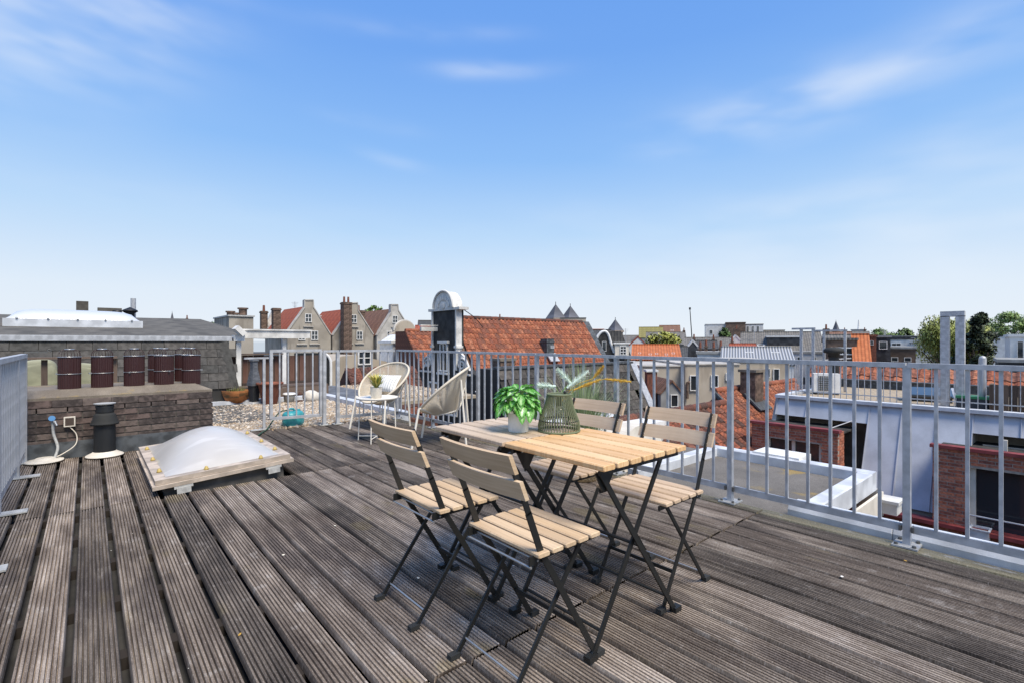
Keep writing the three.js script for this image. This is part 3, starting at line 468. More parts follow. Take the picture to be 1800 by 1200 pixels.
{
  const v = thing('vent_pipe', 'black roof vent pipe with ribbed collar in front of the chimney block', 'vent pipe', [0.125, 0, -6.33]);
  M.ventBlack = std({ color: 0x1d1f21, roughness: 0.55 });
  part('pipe', new THREE.CylinderGeometry(0.085, 0.087, 0.33, 28).translate(0, 0.17, 0), M.ventBlack, v);
  part('collar', lathe([[0.085, 0.31], [0.112, 0.315], [0.114, 0.335], [0.1, 0.34], [0.104, 0.36], [0.093, 0.365], [0.097, 0.385], [0.085, 0.39], [0.089, 0.41], [0.076, 0.415], [0.074, 0.43], [0, 0.43]], 28), M.blackRubber, v);
  part('cowl', lathe([[0.07, 0.43], [0.075, 0.45], [0.068, 0.47], [0.074, 0.49], [0.07, 0.51], [0, 0.515]], 24), M.ventBlack, v);
  part('cowl_lid', new THREE.CylinderGeometry(0.088, 0.084, 0.01, 24).translate(0, 0.52, 0), M.galvDull, v);
  part('base_flange', lathe([[0.09, 0.055], [0.1, 0.045], [0.148, 0.02], [0.155, 0.005], [0, 0.005]], 32), M.cream, v);
  const t = thing('water_tap', 'small garden tap with blue handle on a grey riser pipe by the chimney block', 'tap', [-0.27, 0, -6.44]);
  part('riser_pipe', tube([V(0.03, 0.03, 0.06), V(0.05, 0.12, 0.03), V(0.02, 0.25, 0.0), V(0.012, 0.37, -0.01)], 0.012, 20, 8), M.galvDull, t);
  part('tap_body', [rod(V(0.012, 0.365, -0.03), V(0.03, 0.372, 0.05), 0.012), rod(V(0.03, 0.375, 0.05), V(0.045, 0.335, 0.065), 0.009)], M.steel, t); part('handle', [new THREE.CylinderGeometry(0.026, 0.026, 0.014, 12).rotateX(1.2).translate(0.008, 0.4, 0.01)], std({ color: 0x1e6ea3, roughness: 0.4 }), t);
  part('base_disc', lathe([[0, 0.045], [0.06, 0.045], [0.075, 0.035], [0.08, 0.028], [0.135, 0.022], [0.14, 0.006], [0, 0.006]], 32).translate(-0.04, 0, 0.07), M.cream, t);
  const s = thing('wall_socket', 'outdoor socket with a cream frame on the chimney bricks', 'socket', [-0.137, 0.352, -6.495]);
  part('frame', [box(0.085, 0.01, 0.03, 0, 0.043, 0.02), box(0.085, 0.01, 0.03, 0, -0.043, 0.02), box(0.01, 0.076, 0.03, -0.0375, 0, 0.02), box(0.01, 0.076, 0.03, 0.0375, 0, 0.02)], M.cream, s); part('cover', box(0.065, 0.076, 0.034, 0, 0, 0.017), std({ color: 0x4c4038, roughness: 0.6 }), s);
  part('cable', tube([V(0.0, -0.05, 0.02), V(0.05, -0.13, 0.03), V(0.045, -0.22, 0.06), V(-0.04, -0.29, 0.09), V(-0.12, -0.325, 0.12)], 0.005, 28, 6), M.cream, s);
}

// ---------- acrylic roof light set in the deck ----------
{
  const d = thing('roof_light', 'low acrylic dome roof light set into the deck', 'skylight', [0.84, 0.128, -5.2], 0); d.rotation.z = 0.066;
  M.frame = std({ map: mottled([170, 150, 132], [212, 196, 178], 0.5, 84, 12), roughness: 0.7 }); M.curb = std({ map: mottled([86, 82, 76], [112, 107, 100], 0.5, 85, 12), roughness: 0.9 });
  const w = 0.46, l = 0.77;
  part('curb', [box(0.03, 0.2, 1.42, -0.4, -0.14, 0), box(0.03, 0.2, 1.42, 0.4, -0.14, 0), box(0.83, 0.2, 0.03, 0, -0.14, 0.72), box(0.83, 0.2, 0.03, 0, -0.14, -0.72)], M.curb, d);
  part('lower_frame', [box(0.05, 0.028, 1.58, -0.465, -0.034, 0), box(0.05, 0.028, 1.58, 0.465, -0.034, 0), box(0.88, 0.028, 0.05, 0, -0.034, 0.765), box(0.88, 0.028, 0.05, 0, -0.034, -0.765)], M.frame, d);
  part('frame', [box(0.09, 0.036, 1.54, -0.425, 0, 0), box(0.09, 0.036, 1.54, 0.425, 0, 0), box(0.76, 0.036, 0.09, 0, 0, 0.725), box(0.76, 0.036, 0.09, 0, 0, -0.725)], M.frame, d);
  for (const [x, z] of [[-0.3, 0.745], [0.33, 0.745]]) part('hinge', [box(0.12, 0.02, 0.03, x, -0.06, z + 0.03), box(0.09, 0.045, 0.012, x, -0.085, z + 0.045)], M.galvDull, d);
  M.acrylic = new THREE.MeshPhysicalMaterial({ map: tex(256, 256, 1, 1, (u, v) => { const t = fbm(u * 5, v * 5, 5, 5, 86, 4), s = smooth(fbm(u * 3 + v, v * 12, 3, 12, 87, 3), 0.55, 0.75); return lerp3([214, 209, 200], [240, 236, 228], clamp(t * 0.7 + s * 0.5)); }), roughness: 0.34, transmission: 0.3, thickness: 0, clearcoat: 0.3, clearcoatRoughness: 0.15, side: THREE.DoubleSide });
  const n = 26, pos = [], uv = [], idx = []; for (let i = 0; i <= n; i++) for (let j = 0; j <= n; j++) { const s = i / n * 2 - 1, t = j / n * 2 - 1, b = Math.pow(Math.cos(s * Math.PI / 2), 0.9) * Math.pow(Math.cos(t * Math.PI / 2), 0.75); pos.push(s * 0.4, 0.019 + 0.205 * b, t * 0.7); uv.push(s * 0.4, t * 0.7); }
  for (let i = 0; i < n; i++) for (let j = 0; j < n; j++) { const a = i * (n + 1) + j; idx.push(a, a + 1, a + n + 1, a + n + 1, a + 1, a + n + 2); }
  const g = new THREE.BufferGeometry(); g.setAttribute('position', new THREE.Float32BufferAttribute(pos, 3)); g.setAttribute('uv', new THREE.Float32BufferAttribute(uv, 2)); g.setIndex(idx); g.computeVertexNormals(); part('dome', g, M.acrylic, d);
  M.yellow = std({ color: 0xb39c58, roughness: 0.5 });
  for (const [x, z] of [[-0.42, -0.55], [-0.42, 0], [-0.42, 0.5], [0.42, -0.5], [0.42, 0.05], [0.42, 0.5], [-0.14, 0.73], [0.25, 0.73], [-0.14, -0.73], [0.25, -0.73]]) part('bolt_cap', lathe([[0, 0.03], [0.008, 0.028], [0.017, 0.008], [0.019, 0], [0, 0]], 10).translate(x, 0.018, z), M.yellow, d);
}

// ---------- gravel roof beyond the gate ----------
M.gravelBed = std({ map: mottled([150, 136, 114], [180, 164, 140], 0.4, 101, 30), roughness: 1 });
structure('gravel_bed', box(4.2, 0.06, 4.2, 1.45, -0.05, -8.78), M.gravelBed);
structure('gravel_bed', box(2.6, 0.06, 4.0, 5.1, -0.05, -10.6), M.gravelBed);
{
  const R = rng(103), g = new THREE.IcosahedronGeometry(1, 1), cols = [[0.62, 0.53, 0.42], [0.48, 0.4, 0.31], [0.7, 0.63, 0.54], [0.36, 0.3, 0.25], [0.76, 0.72, 0.66], [0.55, 0.42, 0.29], [0.45, 0.43, 0.41]];
  { const p = g.attributes.position; for (let i = 0; i < p.count; i++) { const k = 0.85 + 0.3 * hash(Math.round(p.getX(i) * 50), Math.round(p.getY(i) * 50 + p.getZ(i) * 99), 4); p.setXYZ(i, p.getX(i) * k, p.getY(i) * k, p.getZ(i) * k); } g.computeVertexNormals(); }
  function gravel(label, x0, x1, z0, z1, n, skip) {
    const m = new THREE.InstancedMesh(g, M.stone, n), o = new THREE.Object3D(); let k = 0;
    for (let t = 0; k < n && t < n * 3; t++) { const x = mix(x0, x1, R()), z = mix(z0, z1, R()); if (skip && skip(x, z)) continue; const s = 0.009 + R() * 0.013; o.position.set(x, -0.018 + R() * 0.028, z); o.rotation.set(R() * 6, R() * 6, R() * 6); o.scale.set(s * (1 + R() * 0.5), s * (0.5 + R() * 0.3), s); o.updateMatrix(); m.setMatrixAt(k, o.matrix); const c = cols[Math.floor(R() * 7)], q = 0.75 + R() * 0.4; m.setColorAt(k, new THREE.Color().setRGB(c[0] * q * 0.84, c[1] * q * 0.8, c[2] * q * 0.74)); k++; }
    m.count = k; m.name = numbered('gravel'); m.userData = { kind: 'stuff', label, category: 'gravel' }; shadow(m); scene.add(m);
  }
  M.stone = std({ color: 0xffffff, roughness: 0.9 });
  gravel('tan pebble gravel on the flat roof beyond the gate', 1.08, 3.5, -6.74, -9.75, 22000, (x, z) => z > -6.62 - 0.27 * clamp((3.4 - x) / 1.7) - 0.03 && x < 3.45);
  gravel('pale gravel strip on the neighbouring roof past the kerb', 4.5, 6.3, -9, -12.4, 7000);
}
{
  single('kerb', [box(0.16, 0.16, 4.6, 3.62, 0.0, -9.0)], M.coping, 'white kerb along the right side of the gravel roof', 'kerb');
  single('kerb', [box(2.5, 0.16, 0.16, 2.3, 0.0, -9.95)], M.coping, 'white kerb behind the flower pots', 'kerb');
  single('roof_step', [box(0.8, 0.35, 4.3, 4.1, -0.1, -10.6)], std({ map: mottled([92, 96, 102], [116, 120, 126], 1, 105, 8), roughness: 0.8 }), 'grey upstand between the two gravel roofs', 'roof');
}
// things standing on the gravel
M.terracotta = std({ map: (() => tex(256, 128, 0.7, 0.35, (u, v) => { const t = fbm(u * 8, v * 6, 8, 6, 111, 4), m = smooth(fbm(u * 9, v * 5, 9, 5, 112, 4) + (0.5 - v) * 0.3, 0.55, 0.75); return lerp3(lerp3([150, 92, 52], [190, 126, 74], t), [86, 76, 50], m * 0.7); }))(), roughness: 0.85 });
M.redPot = std({ map: mottled([120, 70, 52], [148, 90, 68], 0.4, 113, 12), roughness: 0.85 });
{
  const a = thing('plant_bowl', 'round terracotta bowl with sprouting grass on the gravel', 'flower pot', [2.026, 0, -9.988]);
  part('bowl', lathe([[0, 0.01], [0.1, 0.01], [0.18, 0.09], [0.225, 0.2], [0.238, 0.26], [0.225, 0.262], [0.2, 0.2], [0, 0.19]], 32), M.terracotta, a);
  const R = rng(8), b = []; for (let i = 0; i < 70; i++) { const x = (R() - 0.5) * 0.34, z = (R() - 0.5) * 0.34; b.push(rod(V(x, 0.18, z), V(x + (R() - 0.5) * 0.06, 0.29 + R() * 0.06, z + (R() - 0.5) * 0.06), 0.0025, 3, 0.0006)); } stuff(part('grass', b, std({ color: 0xa3ab5c, roughness: 0.9 }), a));
  const c = thing('flower_pot', 'tall rust-red tapered pot behind the gate bars', 'flower pot', [2.484, 0, -9.595]);
  part('pot', lathe([[0, 0.01], [0.12, 0.01], [0.19, 0.36], [0.225, 0.365], [0.225, 0.4], [0.2, 0.4], [0.175, 0.34], [0, 0.33]], 32), M.redPot, c);
  const d = thing('chiminea', 'grey garden stove with a chimney hood between two pots on the gravel', 'garden stove', [2.267, 0, -9.782]); d.scale.set(0.72, 0.9, 0.72);
  M.stove = std({ map: mottled([78, 82, 88], [104, 108, 114], 0.4, 115, 10), roughness: 0.7 }); const taper = (w0, w1, y0, y1) => { const g = new THREE.CylinderGeometry(w1 * 0.707, w0 * 0.707, y1 - y0, 4, 1); g.rotateY(Math.PI / 4 + 0.35); g.translate(0, (y0 + y1) / 2, 0); return g.toNonIndexed(); };
  const flat = (g) => { g.computeVertexNormals(); return g; };
  part('foot', flat(taper(0.2, 0.18, 0, 0.06)), M.white, d); part('firebox', flat(taper(0.15, 0.2, 0.06, 0.38)), std({ color: 0x2f3236, roughness: 0.7 }), d); part('shelf', flat(taper(0.24, 0.23, 0.38, 0.43)), M.stove, d); part('hood', flat(taper(0.23, 0.13, 0.43, 0.7)), M.stove, d); part('flue_top', flat(taper(0.13, 0.12, 0.7, 0.86)), M.stove, d); part('rain_cap', flat(taper(0.17, 0.15, 0.87, 0.9)), M.stove, d);
  const e = thing('watering_can', 'turquoise plastic water container standing by the gate', 'container', [2.1, 0, -6.984], 0.4);
  M.teal = std({ color: 0x3f9ea3, roughness: 0.4 });
  part('body', lathe([[0, 0.005], [0.1, 0.005], [0.125, 0.02], [0.132, 0.08], [0.122, 0.09], [0.13, 0.1], [0.128, 0.16], [0.105, 0.19], [0.06, 0.2], [0, 0.2]], 28).scale(1.15, 1, 0.9), M.teal, e); part('handle', tube([V(-0.1, 0.17, 0), V(-0.07, 0.225, 0), V(0, 0.225, 0), V(0.03, 0.19, 0)], 0.014, 16, 8), M.teal, e); part('cap', new THREE.CylinderGeometry(0.028, 0.03, 0.03, 16).translate(0.08, 0.2, 0), M.teal, e);
  const h = thing('garden_hose', 'dark green garden hose lying from the roof light to the container', 'hose', [0, 0, 0]);
  part('hose', tube([V(1.5, 0.02, -6.35), V(1.62, 0.02, -6.6), V(1.75, 0.025, -6.85), V(1.86, 0.12, -6.98), V(1.95, 0.2, -7.02), V(2.03, 0.21, -7.02)], 0.009, 40, 7), std({ color: 0x2f4a35, roughness: 0.6 }), h);
  const k = thing('metal_chair', 'rusty wire garden chair half hidden behind the chimney block', 'chair', [1.755, 0, -10.221], 0.3);
  const rust = std({ map: mottled([64, 44, 36], [100, 66, 50], 0.2, 117, 16), roughness: 0.8 });
  for (const [x, z] of [[-0.16, 0.15], [0.16, 0.15], [-0.16, -0.15], [0.16, -0.15]]) part('leg', rod(V(x * 0.85, 0.22, z * 0.85), V(x, 0, z), 0.009), rust, k);
  part('seat', lathe([[0, 0.225], [0.17, 0.225], [0.18, 0.235], [0.17, 0.24], [0, 0.24]], 20), rust, k);
  part('backrest', [tube([V(-0.17, 0.23, -0.1), V(-0.15, 0.42, -0.17), V(0, 0.47, -0.19), V(0.15, 0.42, -0.17), V(0.17, 0.23, -0.1)], 0.008, 20, 6), ...[-0.08, -0.03, 0.03, 0.08].map((x) => rod(V(x, 0.24, -0.12), V(x, 0.45, -0.185), 0.005))], rust, k);
  const w = thing('plastic_tub', 'small white tub on the gravel beside the rust-red pot', 'tub', [2.825, 0, -9.63]);
  part('tub', lathe([[0, 0.01], [0.085, 0.01], [0.1, 0.15], [0.095, 0.15], [0.08, 0.03], [0, 0.03]], 24), std({ color: 0x9a988f, roughness: 0.6 }), w); part('lid', lathe([[0, 0.19], [0.1, 0.185], [0.115, 0.165], [0.112, 0.15], [0, 0.15]], 24), M.white, w);
  const gl = thing('storm_lantern', 'rusty storm lantern beside the white tub', 'lantern', [3.005, 0, -9.59]);
  part('base', lathe([[0, 0.01], [0.07, 0.01], [0.07, 0.03], [0.05, 0.04], [0, 0.04]], 16), rust, gl); part('glass', lathe([[0.048, 0.04], [0.062, 0.09], [0.045, 0.14]], 16), M.clear, gl); part('top', lathe([[0, 0.2], [0.02, 0.19], [0.03, 0.16], [0.055, 0.14], [0, 0.14]], 16), rust, gl); part('bail', tube([V(-0.06, 0.1, 0), V(-0.05, 0.22, 0), V(0.05, 0.22, 0), V(0.06, 0.1, 0)], 0.004, 16, 5), rust, gl);
  const q = thing('cracked_urn', 'cream urn lying on its side on the gravel', 'urn', [3.243, 0.1, -9.618], 0.5);
  part('urn', lathe([[0, -0.02], [0.085, -0.02], [0.12, 0.06], [0.125, 0.16], [0.1, 0.25], [0.08, 0.28], [0.1, 0.31], [0.092, 0.31], [0.07, 0.28], [0, 0.26]], 24).rotateZ(-1.75).translate(-0.15, 0.01, 0), M.cream, q);
}

// ---------- neighbour on the left: shingled mansard with its own roof light ----------
M.shingle = [[74, 72, 69], [82, 79, 75], [68, 67, 64], [86, 82, 78], [76, 73, 69]].map((c, i) => std({ map: mottled(c.map((q) => q - 8), c.map((q) => q + 12), 0.3, 120 + i, 16), roughness: 0.95 }));
M.shingleBase = std({ color: 0x343331, roughness: 1 });
M.feltRoof = std({ map: mottled([82, 80, 74], [104, 100, 92], 1.2, 126, 14), roughness: 0.95 });
{
  const b = thing('mansard_house', 'grey shingled mansard roof beyond the chimney pots', 'building', [0, 0, -10]);
  const x0 = -7, x1 = 1.96, lean = 0.3, y0 = 0.3, y1 = 1.13;
  const face = prism([[0, -14], [0, y0], [-lean, y1], [-6.5, y1], [-6.5, -14]], x1 - x0); face.rotateY(-Math.PI / 2); face.translate(x1, 0, 0); part('wall', face, M.shingleBase, b);
  const R = rng(131), slope = Math.hypot(lean, y1 - y0), ang = Math.atan2(lean, y1 - y0), rows = 6, rh = slope / rows, tw = 0.31, g = box(tw - 0.008, rh + 0.008, 0.011);
  const leanM = new THREE.Matrix4().makeTranslation(0, y0, 0).multiply(new THREE.Matrix4().makeRotationX(-ang));
  for (let r = 0; r < rows; r++) for (let x = -2.6 + (r % 2) * tw / 2 + R() * 0.03; x < x1 - 0.1 - r * 0.0; x += tw) { const o = part('shingle', g, M.shingle[Math.floor(R() * 5)], b); o.position.set(x + tw / 2 > x1 ? x1 - tw / 2 : x + tw / 2, (r + 0.5) * rh, 0.012 + 0.004 * (R() - 0.5)).applyMatrix4(leanM); o.rotation.x = -ang - 0.05; }
  part('hip_strip', bar(V(x1 + 0.03, y0 - 0.02, 0.02), V(x1 - 0.1, y1, -lean + 0.02), 0.16, 0.02, V(1, 0, 0.2)), M.shingle[2], b);
  part('flashing', [box(x1 - x0 + 0.1, 0.075, 0.03, (x0 + x1) / 2, y1 + 0.045, -lean + 0.03), box(x1 - x0 + 0.14, 0.02, 0.12, (x0 + x1) / 2, y1 + 0.085, -lean - 0.02)], M.galv, b);
  const top = new THREE.BufferGeometry(); top.setAttribute('position', new THREE.Float32BufferAttribute([x0, 1.2, -lean, x1 - 0.12, 1.2, -lean, 2.289, 1.72, -5.5, x0, 1.2, -lean, 2.289, 1.72, -5.5, x0, 1.72, -5.5, x1 - 0.12, 1.2, -lean, x1 + 2, 1.2, -5.5, 2.289, 1.72, -5.5], 3)); top.computeVertexNormals(); uvBox(top); part('roof', top, M.feltRoof, b);
  part('ridge_wall', box(2.289 - x0, 0.6, 0.3, (2.289 + x0) / 2, 1.4, -5.7), M.feltRoof, b);
  const s = thing('roof_light', 'long white dome roof light on the neighbouring felt roof', 'skylight', [-0.166, 1.44, -12.6], 0.05);
  part('curb', box(1.95, 0.14, 0.8, 0, 0.02, 0), M.coping, s);
  const n = 16, pos = [], idx = []; for (let i = 0; i <= n; i++) for (let j = 0; j <= n; j++) { const a = i / n * 2 - 1, t = j / n * 2 - 1, q = Math.pow(1 - a ** 6, 0.6) * Math.pow(1 - t * t, 0.55); pos.push(a * 0.94, 0.09 + 0.19 * (q || 0), t * 0.38); } for (let i = 0; i < n; i++) for (let j = 0; j < n; j++) { const a = i * (n + 1) + j; idx.push(a, a + 1, a + n + 1, a + n + 1, a + 1, a + n + 2); }
  const dg = new THREE.BufferGeometry(); dg.setAttribute('position', new THREE.Float32BufferAttribute(pos, 3)); dg.setIndex(idx); dg.computeVertexNormals(); part('dome', dg, new THREE.MeshPhysicalMaterial({ color: 0xc2c6ca, roughness: 0.35, clearcoat: 0.3, side: THREE.DoubleSide }), s);
  for (const x of [-0.8, -0.4, 0, 0.4, 0.8]) part('bolt_cap', new THREE.SphereGeometry(0.018, 6, 5).translate(x, 0.095, 0.41), M.steel, s);
  const f = thing('roof_vents', 'cluster of flues and a small stack behind the long roof light', 'roof vents', [0.437, 1.55, -17]);
  part('stack', box(0.24, 0.62, 0.3, -0.55, 0.3, 0), M.feltRoof, f); part('stack_box', box(0.5, 0.48, 0.3, 0, 0.22, 0), M.feltRoof, f); part('flue', [rod(V(0.5, 0, 0), V(0.5, 0.75, 0), 0.06)], M.galv, f); part('cowl', lathe([[0, 0.5], [0.16, 0.42], [0.18, 0.38], [0.1, 0.33], [0.1, 0]], 14).translate(0.42, 0, 0.2), M.ventBlack, f); part('cowl', lathe([[0, 0.42], [0.1, 0.4], [0.1, 0.3], [0.07, 0.28], [0.07, 0]], 12).translate(0.15, 0, 0.2), M.ventBlack, f);
}
{
  // timber screen with a lounge set behind it, left of the pots
  M.oldWood = [[92, 78, 68], [108, 92, 80], [78, 66, 58]].map((c, i) => std({ map: woodTex(140 + i, c.map((q) => q - 18), c.map((q) => q + 14)), roughness: 0.9 }));
  const t = thing('timber_rail', 'weathered timber balustrade behind the leftmost chimney pots', 'railing', [0, 0, -8.6]);
  part('top_board', box(1.3, 0.025, 0.16, -0.35, 0.92, 0), M.oldWood[1], t); part('lower_board', box(1.3, 0.05, 0.04, -0.35, 0.45, 0), M.oldWood[0], t);
  [-0.93, -0.82, -0.66, -0.42, -0.17, 0.1, 0.2, 0.27].forEach((x, i) => part('slat', box(i === 0 ? 0.09 : 0.06, 0.9, 0.035, x, 0.45, 0), M.oldWood[i % 3], t));
  const s = thing('outdoor_sofa', 'sofa with pale green cushions behind the timber balustrade', 'sofa', [-0.25, 0, -9.1]);
  M.sage = std({ map: mottled([140, 142, 116], [168, 168, 142], 0.5, 144, 8), roughness: 0.95 });
  const pillow = (w, h, d) => { const g = new THREE.SphereGeometry(1, 20, 14); const p = g.attributes.position; for (let i = 0; i < p.count; i++) { const q = [p.getX(i), p.getY(i), p.getZ(i)].map((k) => Math.sign(k) * Math.pow(Math.abs(k), 0.55)); p.setXYZ(i, q[0] * w / 2, q[1] * h / 2, q[2] * d / 2); } g.computeVertexNormals(); return g; };
  part('base', box(1.1, 0.3, 0.6, 0, 0.16, 0), M.oldWood[2], s); part('cushion', pillow(1.1, 0.2, 0.6).translate(0, 0.4, 0), M.sage, s); part('back_cushion', pillow(0.5, 0.45, 0.2).rotateZ(0.12).translate(-0.3, 0.66, -0.12), M.sage, s); part('back_cushion', pillow(0.5, 0.4, 0.2).rotateZ(-0.15).translate(0.28, 0.62, -0.1), M.sage, s);
  structure('neighbour_terrace', box(9, 0.1, 2.4, -2.4, -0.03, -8.85), M.feltRoof);
}
{
  // brown plank fence, its bench and the white beam frame
  const f = thing('plank_fence', 'dark brown plank fence behind the terracotta bowl', 'fence', [0, 0, -11.4]), R = rng(151);
  M.fenceWood = [[82, 66, 58], [94, 74, 64], [72, 60, 54], [106, 76, 64]].map((c, i) => std({ map: woodTex(152 + i, c.map((q) => q - 20), c.map((q) => q + 16)), roughness: 0.9 }));
  const xa = 2.22, xb = 4.008; let i = 0;
  for (let x = xa; x < xb; x += 0.103) { const o = part('board', box(0.096, 0.98 - (x > xb - 1.2 ? 0.05 : 0), 0.022), M.fenceWood[Math.floor(R() * 4)], f); o.position.set(x + 0.05, 0.36, (R() - 0.5) * 0.012); }
  part('cap_board', box((xb - xa) * 0.56, 0.022, 0.2, xa + (xb - xa) * 0.26, 0.87, 0.04), M.oldWood[1], f); part('rail', box(xb - xa, 0.07, 0.04, (xa + xb) / 2, 0.24, 0.035), M.fenceWood[2], f);
  const b = thing('timber_bench', 'low weathered timber platform behind the flower pots', 'bench', [2.488, 0, -10.4]);
  for (let k = 0; k < 4; k++) part('slat', box(2.3, 0.03, 0.12, 0.1, 0.26, -0.2 + k * 0.13), M.oldWood[k % 3], b); part('side', box(2.3, 0.2, 0.03, 0.1, 0.14, 0.25), M.oldWood[1], b);
  const p = thing('white_beam_frame', 'white painted beam on posts behind the plank fence', 'pergola', [0, 0, -11.2]);
  part('beam', [box(3.703 - 2.365, 0.17, 0.14, (3.703 + 2.365) / 2, 1.28, 0), box(3.727 - 2.365, 0.03, 0.2, (3.727 + 2.365) / 2, 1.365, 0)], M.whiteOld, p);
  part('post', box(0.09, 1.205 + 0.4, 0.09, 2.303, (1.205 - 0.4) / 2, 0.02), M.white, p); part('post', box(0.08, 1.209 + 0.4, 0.08, 3.205, (1.209 - 0.4) / 2, -0.1), M.white, p);
  part('capital', box(0.2, 0.12, 0.18, 2.303, 1.193, 0.02), M.white, p); part('gable_board', bar(V(2.231, 1.41, 0.1), V(2.375, 1.263, 0.1), 0.3, 0.1, V(0, 0, 1)), M.whiteOld, p);
  const d = thing('black_gable_cheek', 'black dormer cheek with a curved white moulding behind the gate', 'building', [0, 0, -12.2]);
  const pts = [[4.29 - 0.6, -3], [4.29 - 0.6, 0.86], [4.154, 0.86]]; for (let k = 0; k <= 8; k++) { const a = k / 8 * 1.5; pts.push([4.154 + Math.sin(a) * 0.28, 0.58 + Math.cos(a) * 0.28]); } pts.push([4.154 + 0.29, -3]);
  part('wall', prism(pts, 0.25), M.black, d); part('moulding', tube(pts.slice(2, -1).map(([x, y]) => V(x + 0.02, y + 0.02, 0.26)).concat([V(pts[pts.length - 2][0] + 0.02, -0.4, 0.26)]), 0.035, 30, 6), M.white, d); part('lamp', lathe([[0, 0.1], [0.06, 0.06], [0.09, 0], [0, 0]], 14).translate(4.073, 0.35, 0.32), M.white, d); part('drain_pipe', tube([V(4.06 , 0.12, 0.32), V(4.113, 0.12, 0.32), V(4.113, -0.4, 0.32)], 0.025, 16, 6), M.white, d);
}

// ---------- roof tiles ----------
const tileGeo = (() => { const w = 0.27, l = 0.37, prof = [[-0.5, 0.012], [-0.32, 0.05], [-0.12, 0.05], [0.08, 0.012], [0.3, 0.0], [0.5, 0.014]], pos = []; const q = (a, b, c, d) => pos.push(...a, ...b, ...c, ...a, ...c, ...d); for (let i = 0; i + 1 < prof.length; i++) { const [x0, y0] = prof[i], [x1, y1] = prof[i + 1], f = 0.028; q([x0 * w, y0 + f, l / 2], [x1 * w, y1 + f, l / 2], [x1 * w, y1, -l / 2], [x0 * w, y0, -l / 2]); q([x0 * w, y0 + f - 0.022, l / 2], [x1 * w, y1 + f - 0.022, l / 2], [x1 * w, y1 + f, l / 2], [x0 * w, y0 + f, l / 2]); } const g = new THREE.BufferGeometry(); g.setAttribute('position', new THREE.Float32BufferAttribute(pos, 3)); g.computeVertexNormals(); return uvBox(g); })();
M.tileOrange = [[168, 94, 62], [178, 104, 70], [158, 86, 58], [146, 86, 64], [182, 114, 82], [134, 82, 62]].map((c, i) => std({ map: mottled(c.map((q) => q - 26), c.map((q) => q + 10), 0.25, 160 + i, 18), roughness: 0.85 }));
M.tileBrown = [[112, 66, 50], [98, 60, 48], [126, 72, 52], [86, 58, 48]].map((c, i) => std({ map: mottled(c.map((q) => q - 22), c.map((q) => q + 12), 0.25, 170 + i, 18), roughness: 0.9 }));
function tileField(parent, O, A, S, cols, rows, mats, seed, keep, cw = 0.24, rh = 0.3) {   // O: top left corner, A: along the ridge, S: down the slope
  const R = rng(seed), N = V(0, 0, 0).crossVectors(S, A).normalize(); if (N.y < 0) N.negate(); const B = new THREE.Matrix4().makeBasis(A, N, V(0, 0, 0).crossVectors(A, N)), q = new THREE.Quaternion().setFromRotationMatrix(B), list = [];
  for (let r = 0; r < rows; r++) for (let c = 0; c < cols; c++) { const p = O.clone().addScaledVector(A, (c + 0.5) * cw).addScaledVector(S, (r + 0.5) * rh).addScaledVector(N, 0.02 + (R() - 0.5) * 0.012); if (keep && !keep(r, c, p)) continue; list.push([p, mats[Math.floor(R() * mats.length)], (R() - 0.5) * 0.03]); }
  const rest = [];
  list.forEach(([p, m, w], i) => { if (i < 300) { const o = part('roof_tile', tileGeo, m, parent); o.position.copy(p); o.quaternion.copy(q); o.rotateY(w); o.scale.set(cw / 0.24, 1, rh / 0.3); } else { const g = tileGeo.clone(); g.scale(cw / 0.24, 1, rh / 0.3); g.applyQuaternion(q); g.translate(p.x, p.y, p.z); rest.push(g); } });
  if (rest.length) stuff(part('more_tiles', rest, mats[0], parent));
}
const tileTex = (c0, c1, seed, cw = 0.25, rh = 0.3) => { const t = tex(256, 256, cw * 4, rh * 4, (u, v) => { const cx = Math.floor(u * 4), cy = Math.floor(v * 4), k = hash(cx, cy, seed), fy = v * 4 - cy, fx = u * 4 - cx, n = fbm(u * 10, v * 10, 10, 10, seed + 2, 3); const c = lerp3(c0, c1, clamp(k * 0.6 + n * 0.5)); return c; }); return t; };
const tileBump = (seed, cw = 0.25, rh = 0.3) => grey(256, 256, cw * 4, rh * 4, (u, v) => { const fx = (u * 4) % 1, fy = (v * 4) % 1; return clamp(0.5 + 0.35 * Math.sin(fx * 6.283) + 0.3 * (fy - 0.5)); });
const roofMat = (c0, c1, seed) => std({ map: tileTex(c0, c1, seed), bumpMap: tileBump(seed), bumpScale: 0.05, roughness: 0.88 });
M.roofRed = roofMat([132, 66, 48], [170, 92, 64], 181); M.roofBrown = roofMat([104, 76, 62], [138, 104, 84], 182); M.roofGrey = roofMat([92, 90, 86], [124, 120, 114], 183); M.roofDarkTile = roofMat([58, 58, 58], [84, 83, 81], 184); M.roofOrangeFar = roofMat([160, 88, 52], [192, 116, 72], 185); M.roofMoss = roofMat([112, 106, 62], [146, 138, 84], 186);
M.stucco = std({ map: (() => tex(512, 512, 5, 5, (u, v) => { const t = fbm(u * 7, v * 7, 7, 7, 191, 5), st = smooth(fbm(u * 12, v * 3, 12, 3, 192, 4), 0.55, 0.75), k = (hash(u * 512, v * 512, 193) - 0.5) * 12; return lerp3(lerp3([142, 134, 122], [182, 174, 160], t), [112, 104, 94], st * 0.5).map((q) => q + k); }))(), roughness: 0.95 });
M.stuccoPale = std({ map: mottled([176, 170, 160], [202, 197, 188], 3, 195, 10), roughness: 0.95 });
